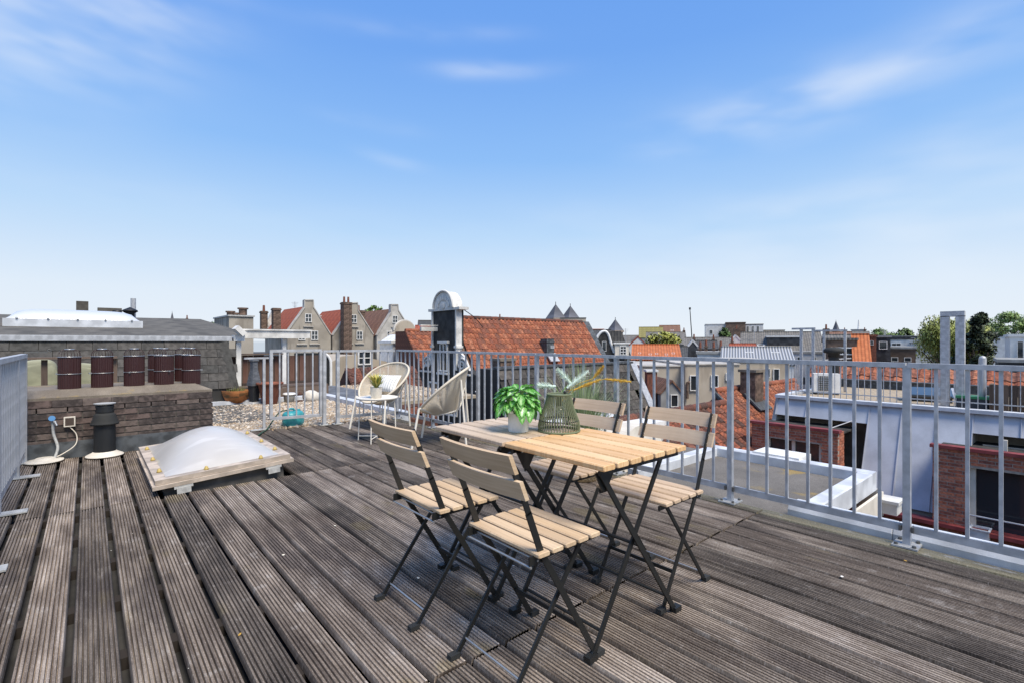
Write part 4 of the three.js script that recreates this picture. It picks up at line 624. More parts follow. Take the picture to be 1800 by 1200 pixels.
M.beige = std({ map: (() => tex(256, 256, 4, 4, (u, v) => { const t = fbm(u * 6, v * 6, 6, 6, 196, 5), st = smooth(fbm(u * 10, v * 2, 10, 2, 197, 4), 0.58, 0.78); return lerp3(lerp3([168, 156, 138], [192, 181, 164], t), [138, 126, 110], st * 0.45); }))(), roughness: 0.95 });
M.brickFar = std({ map: mottled([112, 66, 52], [140, 88, 70], 0.6, 198, 20), roughness: 0.95 });
M.stackBrick = std({ map: mottled([92, 74, 64], [128, 106, 92], 0.5, 199, 24), roughness: 0.95 });
function windowUnit(parent, g0, w, h, bars = [1, 1], m = M.white, glass = M.glass, name = 'window') {   // g0: Matrix4 with z pointing out of the wall
  const f = 0.09 * Math.min(1, w), list = [box(w, f, 0.07, 0, h / 2 - f / 2, 0), box(w, f, 0.09, 0, -h / 2 + f / 2, 0.01), box(f, h - 2 * f, 0.07, -w / 2 + f / 2, 0, 0), box(f, h - 2 * f, 0.07, w / 2 - f / 2, 0, 0)];
  for (let i = 1; i <= bars[0]; i++) list.push(box(0.045, h - 2 * f, 0.05, -w / 2 + w * i / (bars[0] + 1), 0, 0)); for (let i = 1; i <= bars[1]; i++) list.push(box(w - 2 * f, 0.045, 0.046, 0, -h / 2 + h * i / (bars[1] + 1), 0));
  const o = part(name, list, m, parent); o.applyMatrix4(g0); part('pane', box(w - 2 * f, h - 2 * f, 0.012, 0, 0, -0.015), glass, o); return o;
}
function stack(parent, x, y0, y1, z, w, pots = 2, m = M.stackBrick, d = w) { const c = part('chimney', [box(w, y1 - y0, d, x, (y0 + y1) / 2, z), box(w + 0.1, 0.12, d + 0.1, x, y1 - 0.12, z)], m, parent); for (let i = 0; i < pots; i++) part('chimney_pot', new THREE.CylinderGeometry(0.09, 0.11, 0.5, 8).translate(x + (i - (pots - 1) / 2) * w * 0.5, y1 + 0.25, z), M.brickFar, c); return c; }

// ---------- three grey gabled houses ----------
{
  const Z = -44;
  function greyHouse(label, pts, ridge, depth, roofM, wallM, wins, eaveL, eaveR) {
    const h = thing('gabled_house', label, 'house', [0, 0, Z], 0, 'grey gabled houses behind the terrace');
    const [p0] = pts, pl = pts[pts.length - 1], rx = ridge[0], ry = ridge[1];
    part('facade', prism([[p0[0], -14], ...pts, [pl[0], -14]], 0.35).translate(0, 0, -0.35), wallM, h);
    part('side_wall', box(0.3, 14 + eaveL, depth - 0.4, p0[0] + 0.15, (eaveL - 14) / 2, -0.37 - (depth - 0.4) / 2), wallM, h);
    const L = (xa, ya) => { const g = new THREE.BufferGeometry(); const n = 0.12; const a = V(rx, ry, -0.3), b = V(rx, ry, -depth), c = V(xa, ya, -depth), d = V(xa, ya, -0.3); const pos = []; for (const t of [[a, b, c], [a, c, d]]) for (const v of xa < rx ? t : [t[0], t[2], t[1]]) pos.push(v.x, v.y, v.z); g.setAttribute('position', new THREE.Float32BufferAttribute(pos, 3)); g.computeVertexNormals(); const uv = []; for (let i = 0; i < 6; i++) { const z = pos[i * 3 + 2], s = Math.hypot(pos[i * 3] - rx, pos[i * 3 + 1] - ry); uv.push(z, -s); } g.setAttribute('uv', new THREE.Float32BufferAttribute(uv, 2)); return g; };
    part('roof', [L(p0[0] - 0.15, eaveL - 0.1), L(pl[0] + 0.15, eaveR - 0.1)], roofM, h);
    for (let i = 0; i + 1 < pts.length; i++) { const a = pts[i], b = pts[i + 1]; part('gable_coping', bar(V(a[0], a[1], -0.175), V(b[0], b[1], -0.175), 0.46, 0.09, V(0, 0, 1)), M.stuccoPale, h); }
    for (const [x, y, w, hh] of wins) windowUnit(h, new THREE.Matrix4().makeTranslation(x, y, 0.02), w, hh, [1, 1]);
    for (const [x, y, w] of wins) part('lintel', box(w + 0.3, 0.08, 0.12, x, y - 0.75, 0.05), M.stuccoPale, h);
    return h;
  }
  const P = (x, y) => [x, y];
  const h1 = greyHouse('left grey gabled house with a red tiled roof', [P(12.771, 1.969), P(14.164, 4.043), P(14.164, 4.68), P(14.884, 4.719), P(14.932, 4.078), P(16.422, 1.763)], [14.498, 4.206], 7, M.roofRed, M.stucco, [[14.474, 3.147, 0.55, 0.72], [15.005, 1.651, 0.58, 0.8], [13.928, 1.642, 0.58, 0.8]], 1.969, 1.662);
  const h2 = greyHouse('middle grey gabled house beside the tall brick chimney', [P(16.574, 1.663), P(18.139, 3.857), P(18.139, 4.636), P(18.895, 4.674), P(18.949, 3.993), P(20.455, 1.801)], [18.515, 4.185], 8, M.roofRed, M.stucco, [[18.542, 3.193, 0.55, 0.75], [18.006, 1.674, 0.58, 0.8], [19.086, 1.683, 0.58, 0.8]], 1.663, 1.801);
  const h3 = greyHouse('right grey gabled house with a brown roof', [P(20.799, 1.696), P(22.267, 3.909), P(22.267, 4.679), P(22.992, 4.714), P(23.054, 4.161), P(24.679, 1.84)], [22.628, 4.309], 9, M.roofBrown, M.stuccoPale, [[22.688, 3.26, 0.55, 0.75], [22.117, 1.707, 0.58, 0.8]], 1.696, 1.84);
  stack(h1, 11.176 + 0.3, 1.5, 3.724, -2.2, 0.5, 1); stack(h1, 12.097 + 0.1, 1.5, 3.951, -1.2, 0.6, 0); stack(h2, 17.27 + 0.2, -2, 4.592, 0.9, 0.75, 2); stack(h3, 19.666, 1.5, 4.076, -1.5, 0.9, 1);
  part('flat_dormer', [box(1.6, 0.7, 1.2, 16.27 - 1.0, 3.076, -2.2), box(1.8, 0.08, 1.4, 16.27 - 1.0, 3.429, -2.2)], M.whiteOld, h2);
  part('white_parapet', bar(V(11.919, 2.43, -3), V(12.545, 3.924, -3), 0.35, 0.3, V(1, 0, 0)), M.whiteOld, h1);
}
{
  const b = thing('flat_building', 'low grey rendered building with three chimneys behind the white beam', 'building', [0, 0, -22]);
  part('wall', box(5.078 - 4.205, 16.6, 3, (4.205 + 5.078) / 2, 2.116 - 8.3, -1.5), M.stucco, b); part('parapet', box(5.12 - 4.165, 0.06, 3.1, (4.205 + 5.078) / 2, 2.138, -1.5), M.galvDull, b);
  for (const [x, y, w] of [[4.524, 2.36, 0.14], [4.706, 2.299, 0.12], [4.995, 2.517, 0.16]]) part('flue', [rod(V(x, 2.093, -1.4), V(x, y, -1.4), w), new THREE.CylinderGeometry(w * 1.3, w * 1.3, 0.06, 10).translate(x, y, -1.4)], M.stackBrick, b);
  const c = thing('curved_gable', 'beige rounded gable top beside the black gable house', 'building', [0, 0, -30]), pts = [[15.141, -14], [15.223, 1.599]]; for (let i = 0; i <= 12; i++) { const a = Math.PI - i / 12 * Math.PI; pts.push([16.267 + Math.cos(a) * 0.758, 1.801 + Math.sin(a) * 0.689]); } pts.push([17.399, 1.62], [17.488, -14]); part('gable_wall', prism(pts, 0.5).translate(0, 0, -0.5), M.beige, c); part('coping', tube(pts.slice(2, -2).map(([x, y]) => V(x, y + 0.03, -0.2)), 0.09, 30, 6), M.stuccoPale, c);
  const d = thing('pediment_dormer', 'white dormer with a triangular pediment left of the black gable house', 'dormer', [12.776, 0, -24]); const w = 13.322 - 12.244;
  part('wall', box(w, 10, 1.5, 0, 1.054 - 5, -0.75), M.white, d); part('cornice', box(w + 0.25, 0.12, 1.6, 0, 1.084, -0.7), M.white, d); part('pediment', prism([[-w / 2 - 0.05, 0], [w / 2 + 0.05, 0], [0, 0.386]], 1.4).translate(0, 1.115, -1.4), M.white, d); windowUnit(d, new THREE.Matrix4().makeTranslation(0.05, 0.383, 0.03), w * 0.55, 1.0, [1, 2]);
}

// ---------- black neck-gable house with the big orange roof ----------
{
  const X0 = 12.1, h = thing('neck_gable_house', 'black neck-gable house with white ornaments and an orange pantile roof', 'house', [0, 0, 0]);
  const zl = -19.731, zr = -17.783, zb0 = -20.916, zb1 = -16.421, yn = 2.492, ys = -0.257;
  M.blackWall = std({ map: mottled([44, 44, 45], [60, 60, 60], 1.2, 211, 8), roughness: 0.85 });
  const planeX = (g, x = X0) => g.rotateY(-Math.PI / 2).translate(x, 0, 0);
  part('facade', planeX(prism([[zb0, -14], [zb1, -14], [zb1, ys], [zr, ys + 0.5], [zr, yn], [zl, yn], [zl, ys + 0.5], [zb0, ys]], 0.35), X0 + 0.35), M.blackWall, h);
  const zm = (zl + zr) / 2, hw = Math.abs(zr - zl) / 2;
  const arc = []; for (let i = 0; i <= 14; i++) { const a = Math.PI * i / 14; arc.push([zm + Math.cos(a) * hw * 0.82, yn + 0.1 + Math.sin(a) * hw * 0.78]); }
  const ped = part('pediment', planeX(prism([[zm + hw * 1.3, yn], [zm + hw * 1.3, yn + 0.12], ...arc, [zm - hw * 1.3, yn + 0.12], [zm - hw * 1.3, yn]], 0.5), X0 + 0.42), M.whiteOld, h);
  part('pediment_rim', tube(arc.map(([z, y]) => V(X0 - 0.1, y + 0.02, z)), 0.055, 30, 6), M.whiteOld, ped);
  { const list = []; for (let i = 0; i < 7; i++) { const a = Math.PI * (i + 0.5) / 7; list.push(new THREE.SphereGeometry(0.12, 10, 8).scale(0.22, 1, 0.8).translate(X0 - 0.09, yn + 0.14 + Math.sin(a) * hw * 0.42, zm + Math.cos(a) * hw * 0.46)); } list.push(new THREE.SphereGeometry(0.16, 10, 8).scale(0.22, 1, 1).translate(X0 - 0.09, yn + 0.2, zm)); part('shell_ornament', list, M.whiteOld, ped); }
  for (const z of [zl, zr]) { part('pilaster', [box(0.3, yn - ys - 0.1, 0.09, X0 + 0.08, (yn + ys) / 2 + 0.1, z), box(0.36, 0.1, 0.2, X0 + 0.08, ys + (yn - ys) * 0.42, z)], M.whiteOld, h); }
  for (const [z, e] of [[zl, Math.sign(zl - zr)], [zr, Math.sign(zr - zl)]]) { const sc = []; for (let i = 0; i <= 24; i++) { const a = i / 24 * 9, r = 0.08 + 0.2 * (1 - i / 24); sc.push(V(X0 - 0.02, ys + 0.42 + Math.sin(a) * r, z + e * (0.42 + Math.cos(a) * r * 1.2))); } part('scroll', [tube(sc, 0.055, 60, 6), planeX(prism([[z + e * 0.05, ys + 0.02], [z + e * 0.95, ys + 0.02], [z + e * 0.85, ys + 0.25], [z + e * 0.5, ys + 0.75], [z + e * 0.05, ys + 1.0]].sort((a, b) => 0), 0.1), X0 + 0.12), box(0.3, 0.07, 1.0, X0 + 0.05, ys + 0.0, z + e * 0.55)], M.whiteOld, h); }
  const out = (z, y) => new THREE.Matrix4().makeRotationY(-Math.PI / 2).setPosition(X0 - 0.03, y, z);
  windowUnit(h, out(-18.771, 0.431), 0.62, 1.25, [1, 0]); part('window_hood', box(0.16, 0.09, 0.8, X0 - 0.05, 1.092, -18.771), M.white, h); part('window_sill', box(0.2, 0.09, 0.85, X0 - 0.06, -0.23 - 0.05, -18.771), M.white, h);
  part('shutter', box(0.05, 1.25, 0.26, X0 - 0.03, 0.431, -19.291), M.black, h);
  part('hoist_beam', [box(0.9, 0.2, 0.12, X0 - 0.4, 1.688, -19.388), box(0.95, 0.05, 0.18, X0 - 0.42, 1.844, -19.388)], M.whiteOld, h);
  for (const [px, w] of [[-19.632, 0.85], [-18.134, 0.85]]) windowUnit(h, out(px, -1.403), w, 1.4, [1, 1]);
  // roof: ridge along x, this slope faces +z
  const zR = -18.632, yR = 2.18, A = V(1, 0, 0), S = V(0, -0.82, 0.57).normalize();
  const O = V(X0 + 0.4, yR, zR), cols = 37, rows = 15;
  tileField(h, O, A, S, cols, rows, M.tileOrange, 221, null, 0.24, 0.28);
  { const w = cols * 0.24, pos = [[0, 0], [w, 0], [w, 4.6], [0, 0], [w, 4.6], [0, 4.6]].flatMap(([a, b]) => O.clone().addScaledVector(A, a).addScaledVector(S, b).addScaledVector(V(0, 0.57, 0.82), -0.03).toArray()), g = new THREE.BufferGeometry(); g.setAttribute('position', new THREE.Float32BufferAttribute(pos, 3)); g.computeVertexNormals(); uvBox(g); part('roof_boarding', g, M.tileOrange[2], h); }
  for (let i = 0; i < 24; i++) part('ridge_tile', new THREE.CylinderGeometry(0.11, 0.12, 0.37, 8, 1, false, 0, Math.PI * 2).rotateZ(Math.PI / 2).translate(O.x + 0.18 + i * 0.36, yR + 0.02, O.z - 0.02), M.tileBrown[i % 4], h);
  const xe = O.x + cols * 0.24; part('side_wall', prism([[O.z + 2.5, yR - 3.75], [O.z, yR - 0.14], [O.z - 2.5, yR - 3.75], [O.z - 2.5, -14], [O.z + 2.5, -14]], 9.2).rotateY(-Math.PI / 2).translate(xe - 0.03, 0, 0), M.stackBrick, h);
  part('verge', bar(V(xe + 0.05, yR + 0.03, O.z), V(xe + 0.05, yR - 3.5, O.z + 2.43), 0.5, 0.12, V(1, 0, 0)), M.lead, h);
  const sx = 17.296; part('roof_stack', [box(0.5, 0.9, 0.45, sx, 0.806, -17.5), box(0.56, 0.08, 0.5, sx, 1.116, -17.5)], M.lead, h); part('stack_louvre', [0, 1, 2, 3].map((i) => box(0.05, 0.16, 0.02, sx + 0.02 + i * 0.07, 0.862, -17.265)), M.galv, h); part('stack_flashing', box(0.62, 0.5, 0.06, sx + 0.05, 0.355, -17.15, 0, 0, -0.7), M.galv, h);
  part('lightning_rod', tube([V(X0 + 0.2, yn + 0.1, zr), V(X0 + 1.0, yn - 0.35, zr), V(X0 + 1.5, yn - 0.75, zr - 0.1)], 0.02, 14, 5), M.black, h);
}
{
  // roof strip of the house on the left of the black gable
  const h = thing('tiled_roof', 'narrow orange tiled roof left of the black gable house', 'roof', [0, 0, 0]);
  const O = V(12.168, 1.64, -22.5); tileField(h, O, V(1, 0, 0), V(0, -0.75, 0.66).normalize(), 7, 9, M.tileOrange, 223, null, 0.24, 0.28);
  part('boarding', prism([[O.z + 0.02, O.y], [O.z + 2.2, O.y - 2.5], [O.z + 2.2, -14], [O.z - 1, -14], [O.z - 1, O.y]], 1.75).rotateY(-Math.PI / 2).translate(O.x + 1.72, 0, 0), M.tileBrown[0], h); for (let i = 0; i < 5; i++) part('ridge_tile', new THREE.CylinderGeometry(0.1, 0.11, 0.36, 8).rotateZ(Math.PI / 2).translate(O.x + 0.18 + i * 0.35, O.y + 0.03, O.z), M.tileOrange[i % 6], h);
}
{
  // dark slate slope in front of the orange roof, red roof patch by the gate, grey fill
  const d = thing('slate_roof', 'dark slate slope below the big orange roof', 'roof', [0, 0, 0]), Z = -9.6, yt = 0.45;
  const xa = 7.704, xb = 13.287, R = rng(231), W = xb - xa;
  M.slate = [[70, 66, 62], [82, 78, 73], [60, 57, 54], [90, 84, 78]].map((c, i) => std({ map: mottled(c.map((q) => q - 8), c.map((q) => q + 10), 0.4, 232 + i, 14), roughness: 0.9 }));
  part('core', prism([[Z, yt - 0.02], [Z + 1.3, yt - 2.43], [Z + 1.3, -14], [Z - 0.8, -14], [Z - 0.8, yt - 0.02]], W).rotateY(-Math.PI / 2).translate(xb, 0, 0), M.shingleBase, d);
  const ang = Math.atan2(1.3, 2.43), L = Math.hypot(1.3, 2.43), rows = 9, rh = L / rows, sw = 0.46, g = box(sw - 0.014, rh + 0.01, 0.012);
  for (let r = 0; r < rows; r++) for (let k = 0; k * sw < W - 0.2; k++) { const o = part('slate', g, M.slate[Math.floor(R() * 4)], d), s = (r + 0.5) * rh; o.position.set(xa + Math.min(W - sw / 2, (k + 0.5 + (r % 2) * 0.5) * sw), yt - Math.cos(ang) * s + 0.01, Z + Math.sin(ang) * s + 0.02); o.rotation.x = -ang - 0.05; }
  part('ridge_capping', box(W, 0.06, 0.25, (xa + xb) / 2, yt + 0.02, Z - 0.05), M.lead, d);
  part('verge_flashing', bar(V(xb + 0.02, yt + 0.05, Z), V(xb + 0.02, yt - 2.38, Z + 1.3), 0.3, 0.06, V(1, 0, 0)), M.galv, d);
  const lamp = thing('roof_vent', 'white lantern-shaped vent beside the slate roof', 'roof vent', [8.824, -0.358, -11.5]); part('hood', lathe([[0, 0.2], [0.04, 0.18], [0.3, 0.05], [0.3, 0.0], [0, 0]], 6), M.white, lamp); part('body', lathe([[0.24, 0], [0.2, -0.25], [0, -0.25]], 6), M.cream, lamp); part('post', new THREE.CylinderGeometry(0.07, 0.08, 12.5, 8).translate(0, -6.5, 0), M.stuccoPale, lamp);
  const chim = thing('chimney_stack', 'grey weathered chimney in front of the big orange roof', 'chimney', [12.381, 0, -15]); part('shaft', box(0.75, 14 + 0.404, 0.6, 0, (0.404 - 14) / 2, 0), M.stackBrick, chim); part('crown', box(0.82, 0.1, 0.68, 0, 0.426, 0), M.mortarCap, chim);
  const p = thing('tiled_roof', 'dark red tiled roof seen through the railing behind the gate', 'roof', [0, 0, 0]); const O = V(6.039, 0.259, -15); tileField(p, O, V(1, 0, 0), V(0, -0.7, 0.71).normalize(), 10, 7, M.tileBrown, 241, null, 0.24, 0.28); part('boarding', prism([[O.z, O.y], [O.z + 1.5, O.y - 1.5], [O.z + 1.5, -14], [O.z - 1.2, -14], [O.z - 1.2, O.y - 1.2]], 2.42).rotateY(-Math.PI / 2).translate(O.x + 2.41, 0, 0), M.tileBrown[1], p);
  const q = thing('rendered_annex', 'stained rendered annex below the grey gabled houses', 'building', [0, 0, -24]); part('wall', prism([[8.385, -14], [12.575, -14], [12.575, -0.068], [10.217, 0.459], [9.491, 0.415], [8.385, -0.216]], 3).translate(0, 0, -3), M.beige, q); windowUnit(q, new THREE.Matrix4().makeTranslation(10.666, 0.306, 0.03), 0.7, 0.7, [1, 1]);
  part('balcony_window', [box(1.6, 1.6, 0.1, 14.681, -2.045, 0.1)], M.cream, q);
}

// ---------- zinc mansard building across the gap ----------
{
  const b = thing('zinc_mansard', 'pale blue zinc mansard building with two brick dormers outside the railing', 'building', [0, 0, 0]);
  const XB = 12.85, XT = 13.75, yB = -2.3, yT = -0.32, zA = -5.3, zB = 6;
  M.zinc = [[184, 187, 194], [190, 193, 199], [178, 181, 189]].map((c, i) => std({ map: mottled(c.map((q) => q - 6), c.map((q) => q + 8), 1.6, 250 + i, 10), roughness: 0.55, metalness: 0.15 }));
  M.redCoping = std({ map: mottled([118, 48, 50], [146, 66, 64], 0.8, 254, 8), roughness: 0.6 });
  M.brick = [[172, 98, 70], [184, 110, 80], [156, 86, 62], [146, 86, 68], [176, 112, 88]].map((c, i) => std({ map: mottled(c.map((q) => q - 14), c.map((q) => q + 14), 0.2, 256 + i, 20), roughness: 0.92 }));
  M.mortar = std({ map: mottled([150, 142, 130], [172, 164, 152], 0.3, 262, 14), roughness: 1 });
  const XS = (y) => XB + (XT - XB) * (y - yB) / (yT - yB) + 0.08, recess = [[-5.448 + 0.05, -3.598 + 0.3, -0.819 + 0.07], [-1.99 + 0.45, 0.85, -0.856 + 0.14]];
  const slab = (z0, z1, yr) => prism(yr === undefined ? [[XB + 0.08, -14], [XB + 0.08, yB], [XT + 0.06, yT - 0.02], [24, yT - 0.02], [24, -14]] : [[XB + 1.5, -14], [XB + 1.5, yr], [XS(yr), yr], [XT + 0.06, yT - 0.02], [24, yT - 0.02], [24, -14]], z1 - z0).translate(0, 0, z0);
  part('body', [slab(zA, recess[0][0]), slab(recess[0][1], recess[1][0]), slab(recess[1][1], zB)], M.stuccoPale, b); M.room = std({ map: mottled([150, 140, 126], [170, 160, 146], 1.5, 266, 8), roughness: 1 }); for (const [q0, q1, q2] of recess) part('room_recess', slab(q0, q1, q2), M.room, b);
  const seams = [zA, -4.6, -3.598 + 0.3, -2.7, -2.1, -1.99 + 0.45, -0.85, -0.2, 0.4, 0.85, 1.75, 2.4, 3.6, 4.8, 6];
  for (let i = 0; i + 1 < seams.length; i++) { const w = seams[i + 1] - seams[i]; const zm = (seams[i] + seams[i + 1]) / 2, rc = recess.find((q) => zm > q[0] && zm < q[1]), yl = rc ? rc[2] : yB, xl = XB + (XT - XB) * (yl - yB) / (yT - yB); part('zinc_panel', bar(V(xl, yl, zm), V(XT, yT, zm), w - 0.012, 0.03, V(0, 0, 1)), M.zinc[i % 3], b); const ys2 = recess.find((q) => seams[i] > q[0] + 0.02 && seams[i] < q[1] - 0.02) ? yl : yB, xs2 = XB + (XT - XB) * (ys2 - yB) / (yT - yB); part('seam', bar(V(xs2 - 0.02, ys2, seams[i]), V(XT - 0.02, yT, seams[i]), 0.014, 0.05, V(0, 0, 1)), M.zinc[2], b); }
  part('roof_edge', [box(0.24, 0.075, zB - zA + 0.1, XT + 0.0, yT + 0.035, (zA + zB) / 2), box(4, 0.075, 0.2, XT + 2.1, yT + 0.035, zA)], M.coping, b);
  part('terrace_floor', box(9.8, 0.02, zB - zA - 0.3, XT + 5.1, yT + 0.0, (zA + zB) / 2), M.gravelBed, b);
  part('base_ledge', [box(0.3, 0.07, 4.2, 12.52, -2.37, -2.05 - 0.5), box(0.3, 0.07, 6, 12.52, -2.62, 3.4)], M.redCoping, b);
  part('base_wall', box(0.2, 11.6, 11.3, 12.62, -8.2, 0.35), M.ownWall, b);
  // brick dormers: fronts face -x
  function dormer(z0, z1, yb, yt, holes, seed, off) {
    const W = z1 - z0, X = 12.5, fr = new THREE.Matrix4().makeRotationY(-Math.PI / 2).setPosition(X, yb, z0), H = yt - yb;
    const d = part('dormer', planeHole(W, H, holes, 0.1).applyMatrix4(new THREE.Matrix4().makeRotationY(-Math.PI / 2).setPosition(X + 0.104, yb, z0)), M.mortar, b);
    brickWall(d, fr, W, H, { seed, mats: M.brick, holes });
    part('dormer_coping', box(0.2, 0.06, W + 0.08, X + 0.06, yt + 0.03, (z0 + z1) / 2), M.redCoping, d);
    const frS = new THREE.Matrix4().makeRotationY(Math.PI).setPosition(X + 0.45, yb, z0); brickWall(d, frS, 0.45, H, { seed: seed + 1, mats: M.brick }); part('cheek', box(0.42, H, 0.09, X + 0.24, (yb + yt) / 2, z0 + 0.075), M.mortar, d);
    const frE = new THREE.Matrix4().setPosition(X, yb, z1); brickWall(d, frE, 0.45, H, { seed: seed + 2, mats: M.brick }); part('cheek', box(0.42, H, 0.09, X + 0.24, (yb + yt) / 2, z1 - 0.075), M.mortar, d);
    return [d, X];
  }
  function planeHole(W, H, holes, t) { return shapeWithHoles([[0, 0], [W, 0], [W, H], [0, H]], holes, t); }
  M.curtain = std({ map: mottled([150, 132, 104], [178, 160, 130], 0.3, 265, 8), roughness: 0.95 });
  {
    const z0 = -5.448, z1 = -3.598, yb = -2.35, yt = -0.819 - 0.06, holes = [[0.31, 0.3, 1.52, yt - yb - 0.3]];
    const [d, X] = dormer(z0, z1, yb, yt, holes, 271); const zc = z0 + 0.915;
    part('window_frame', [box(0.06, 1.0, 0.06, X + 0.14, yb + 0.8, z0 + 0.35), box(0.06, 1.0, 0.06, X + 0.14, yb + 0.8, z0 + 1.48), box(0.06, 0.06, 1.2, X + 0.14, yb + 0.33, zc), box(0.05, 1.0, 0.07, X + 0.14, yb + 0.8, z0 + 0.91)], M.cream, d); part('pane', box(0.01, 1.0, 1.1, X + 0.17, yb + 0.8, zc), M.glass, d);
    part('recess_post', [box(0.05, 0.26, 0.06, X + 0.7, yt + 0.02, z0 + 1.0)], M.cream, d); part('flat_lid', box(1.25, 0.04, z1 - z0 - 0.04, X + 0.78, yt - 0.05, (z0 + z1) / 2), M.roofDark, d);
    part('tie_rod', rod(V(X + 0.12, yt + 0.06, z1 - 0.2), V(X + 0.9, yt + 0.18, z1 + 0.02), 0.012), M.galv, d);
  }
  {
    const z0 = -1.99, z1 = 0.9, yb = -2.75, yt = -0.856 - 0.06, H = yt - yb, holes = [[0.5, 0.14, 2.8, H - 0.3]];
    const [d, X] = dormer(z0, z1, yb, yt, holes, 275);
    part('window_frame', [box(0.06, H - 0.44, 0.09, X + 0.14, yb + 0.14 + (H - 0.44) / 2, z0 + 0.56), box(0.05, H - 0.44, 0.06, X + 0.14, yb + 0.14 + (H - 0.44) / 2, z0 + 1.7), box(0.06, 0.07, 2.3, X + 0.14, yb + 0.18, z0 + 1.65)], M.cream, d); part('pane', box(0.01, H - 0.48, 2.2, X + 0.18, yb + H / 2 - 0.08, z0 + 1.68), M.glass, d);
    part('room', [box(0.02, H, 2.6, X + 1.1, yb + H / 2, z0 + 1.9), box(0.6, 0.02, 2.6, X + 0.7, yb + 0.1, z0 + 1.9)], M.room, d); part('curtain', box(0.03, H - 0.7, 0.35, X + 0.5, yb + 0.1 + (H - 0.7) / 2, z0 + 1.4), M.curtain, d); part('safety_bar', rod(V(X - 0.03, yb + 0.66, z0 + 0.52), V(X - 0.03, yb + 0.66, z0 + 3.0), 0.016), M.galv, d);
    part('recess_post', box(0.06, 0.3, 0.08, X + 0.6, yt + 0.05, z0 + 0.95), M.cream, d); part('flat_lid', box(1.5, 0.04, z1 - z0 - 0.04, X + 0.9, yt - 0.05, (z0 + z1) / 2), M.roofDark, d);
    const w = thing('window_box', 'empty pale grey planter tub on the sill of the right dormer', 'planter', [X - 0.02, yb + 0.14, z0 + 0.68]); part('tub', [box(0.26, 0.3, 0.02, 0, 0.15, 0.12), box(0.26, 0.3, 0.02, 0, 0.15, -0.12), box(0.02, 0.3, 0.22, 0.12, 0.15, 0), box(0.02, 0.3, 0.22, -0.12, 0.15, 0), box(0.22, 0.02, 0.22, 0, 0.02, 0)], M.whiteOld, w); part('rim', [box(0.3, 0.02, 0.03, 0, 0.305, 0.13), box(0.3, 0.02, 0.03, 0, 0.305, -0.13), box(0.03, 0.02, 0.24, 0.135, 0.305, 0), box(0.03, 0.02, 0.24, -0.135, 0.305, 0)], M.coping, w);
  }
  // terrace railing and frames on the zinc building
  const r = thing('roof_railing', 'thin galvanised railing round the roof terrace of the zinc building', 'railing', [XT + 0.45, yT + 0.02, 0]);
  part('top_rail', [box(0.035, 0.03, 8.2, 0, 0.88, -1.1), box(5, 0.03, 0.035, 2.5, 0.88, -5.15)], M.galv, r); part('middle_rail', box(0.02, 0.025, 8.2, 0, 0.14, -1.1), M.galv, r);
  for (let z = -5.15; z < 2.9; z += 0.125) part('baluster', box(0.014, 0.86, 0.014, 0, 0.44, z), M.galv, r); for (let x = 0.25; x < 4.6; x += 0.25) part('baluster', box(0.014, 0.86, 0.014, x, 0.44, -5.15), M.galv, r);
  part('rusty_post', [box(0.05, 0.9, 0.05, 0, 0.45, -2.75)], std({ map: mottled([120, 84, 60], [150, 112, 84], 0.3, 281, 18), roughness: 0.9 }), r);
  function hoop(label, px0, px1, ytop, w, x) { const t = thing('ladder_hoop', label, 'frame', [x, yT + 0.01, 0], 0, 'steel frames on the zinc roof'); part('post', box(w, ytop - yT, w, 0, (ytop - yT) / 2, px0), M.galv, t); part('post', box(w, ytop - yT, w, 0, (ytop - yT) / 2, px1), M.galv, t); part('top_bar', box(w, w * 0.8, Math.abs(px1 - px0) + w + (w < 0.1 ? 0.25 : 0), 0, ytop - yT + w * 0.3, (px0 + px1) / 2 - (w < 0.1 ? 0.1 : 0)), M.galv, t); }
  hoop('big galvanised portal frame on the zinc roof in front of the trees', -2.108, -1.851, 1.68, 0.15, 14.6); hoop('slim galvanised hoop at the far left of the zinc roof terrace', -5.713, -5.386, 1.482, 0.07, 16.5); hoop('slim galvanised hoop in front of the brick house window', -5.1, -4.565, 1.419, 0.06, 16.5);
  const cap = thing('round_post', 'round-topped galvanised post right of the portal frame', 'post', [14.6, yT + 0.01, -1.495]); part('post', lathe([[0, 0.819 + 0.32], [0.05, 0.819 + 0.3], [0.065, 0.819 + 0.25], [0.065, 0], [0, 0]], 14), M.galv, cap); part('foot', new THREE.CylinderGeometry(0.09, 0.09, 0.02, 14).translate(0, 0.011, 0), M.galvDull, cap);
  const ac = thing('air_conditioner', 'white air conditioning unit on the zinc roof terrace', 'air conditioner', [15.4, yT + 0.01, -4.718], 0.5); part('case', box(0.3, 0.52, 0.62, 0, 0.31, 0), M.white, ac); part('grille', [...Array.from({ length: 7 }, (_, i) => box(0.012, 0.4, 0.012, -0.16, 0.31, -0.2 + i * 0.05)), ...Array.from({ length: 7 }, (_, i) => box(0.01, 0.012, 0.34, -0.166, 0.13 + i * 0.06, -0.05))], M.black, ac); for (const z of [-0.25, 0.25]) part('foot', box(0.32, 0.05, 0.05, 0, 0.025, z), M.blackRubber, ac);
  const vp = thing('vent_pipe', 'black capped vent pipe behind the air conditioner', 'vent pipe', [16.2, yT + 0.01, -4.762]); part('pipe', new THREE.CylinderGeometry(0.13, 0.15, 1.0, 18).translate(0, 0.5, 0), M.ventBlack, vp); part('cap', lathe([[0, 1.28], [0.2, 1.26], [0.25, 1.2], [0.25, 1.12], [0.15, 1.1], [0.15, 1.0], [0, 1.0]], 20), M.blackRubber, vp);
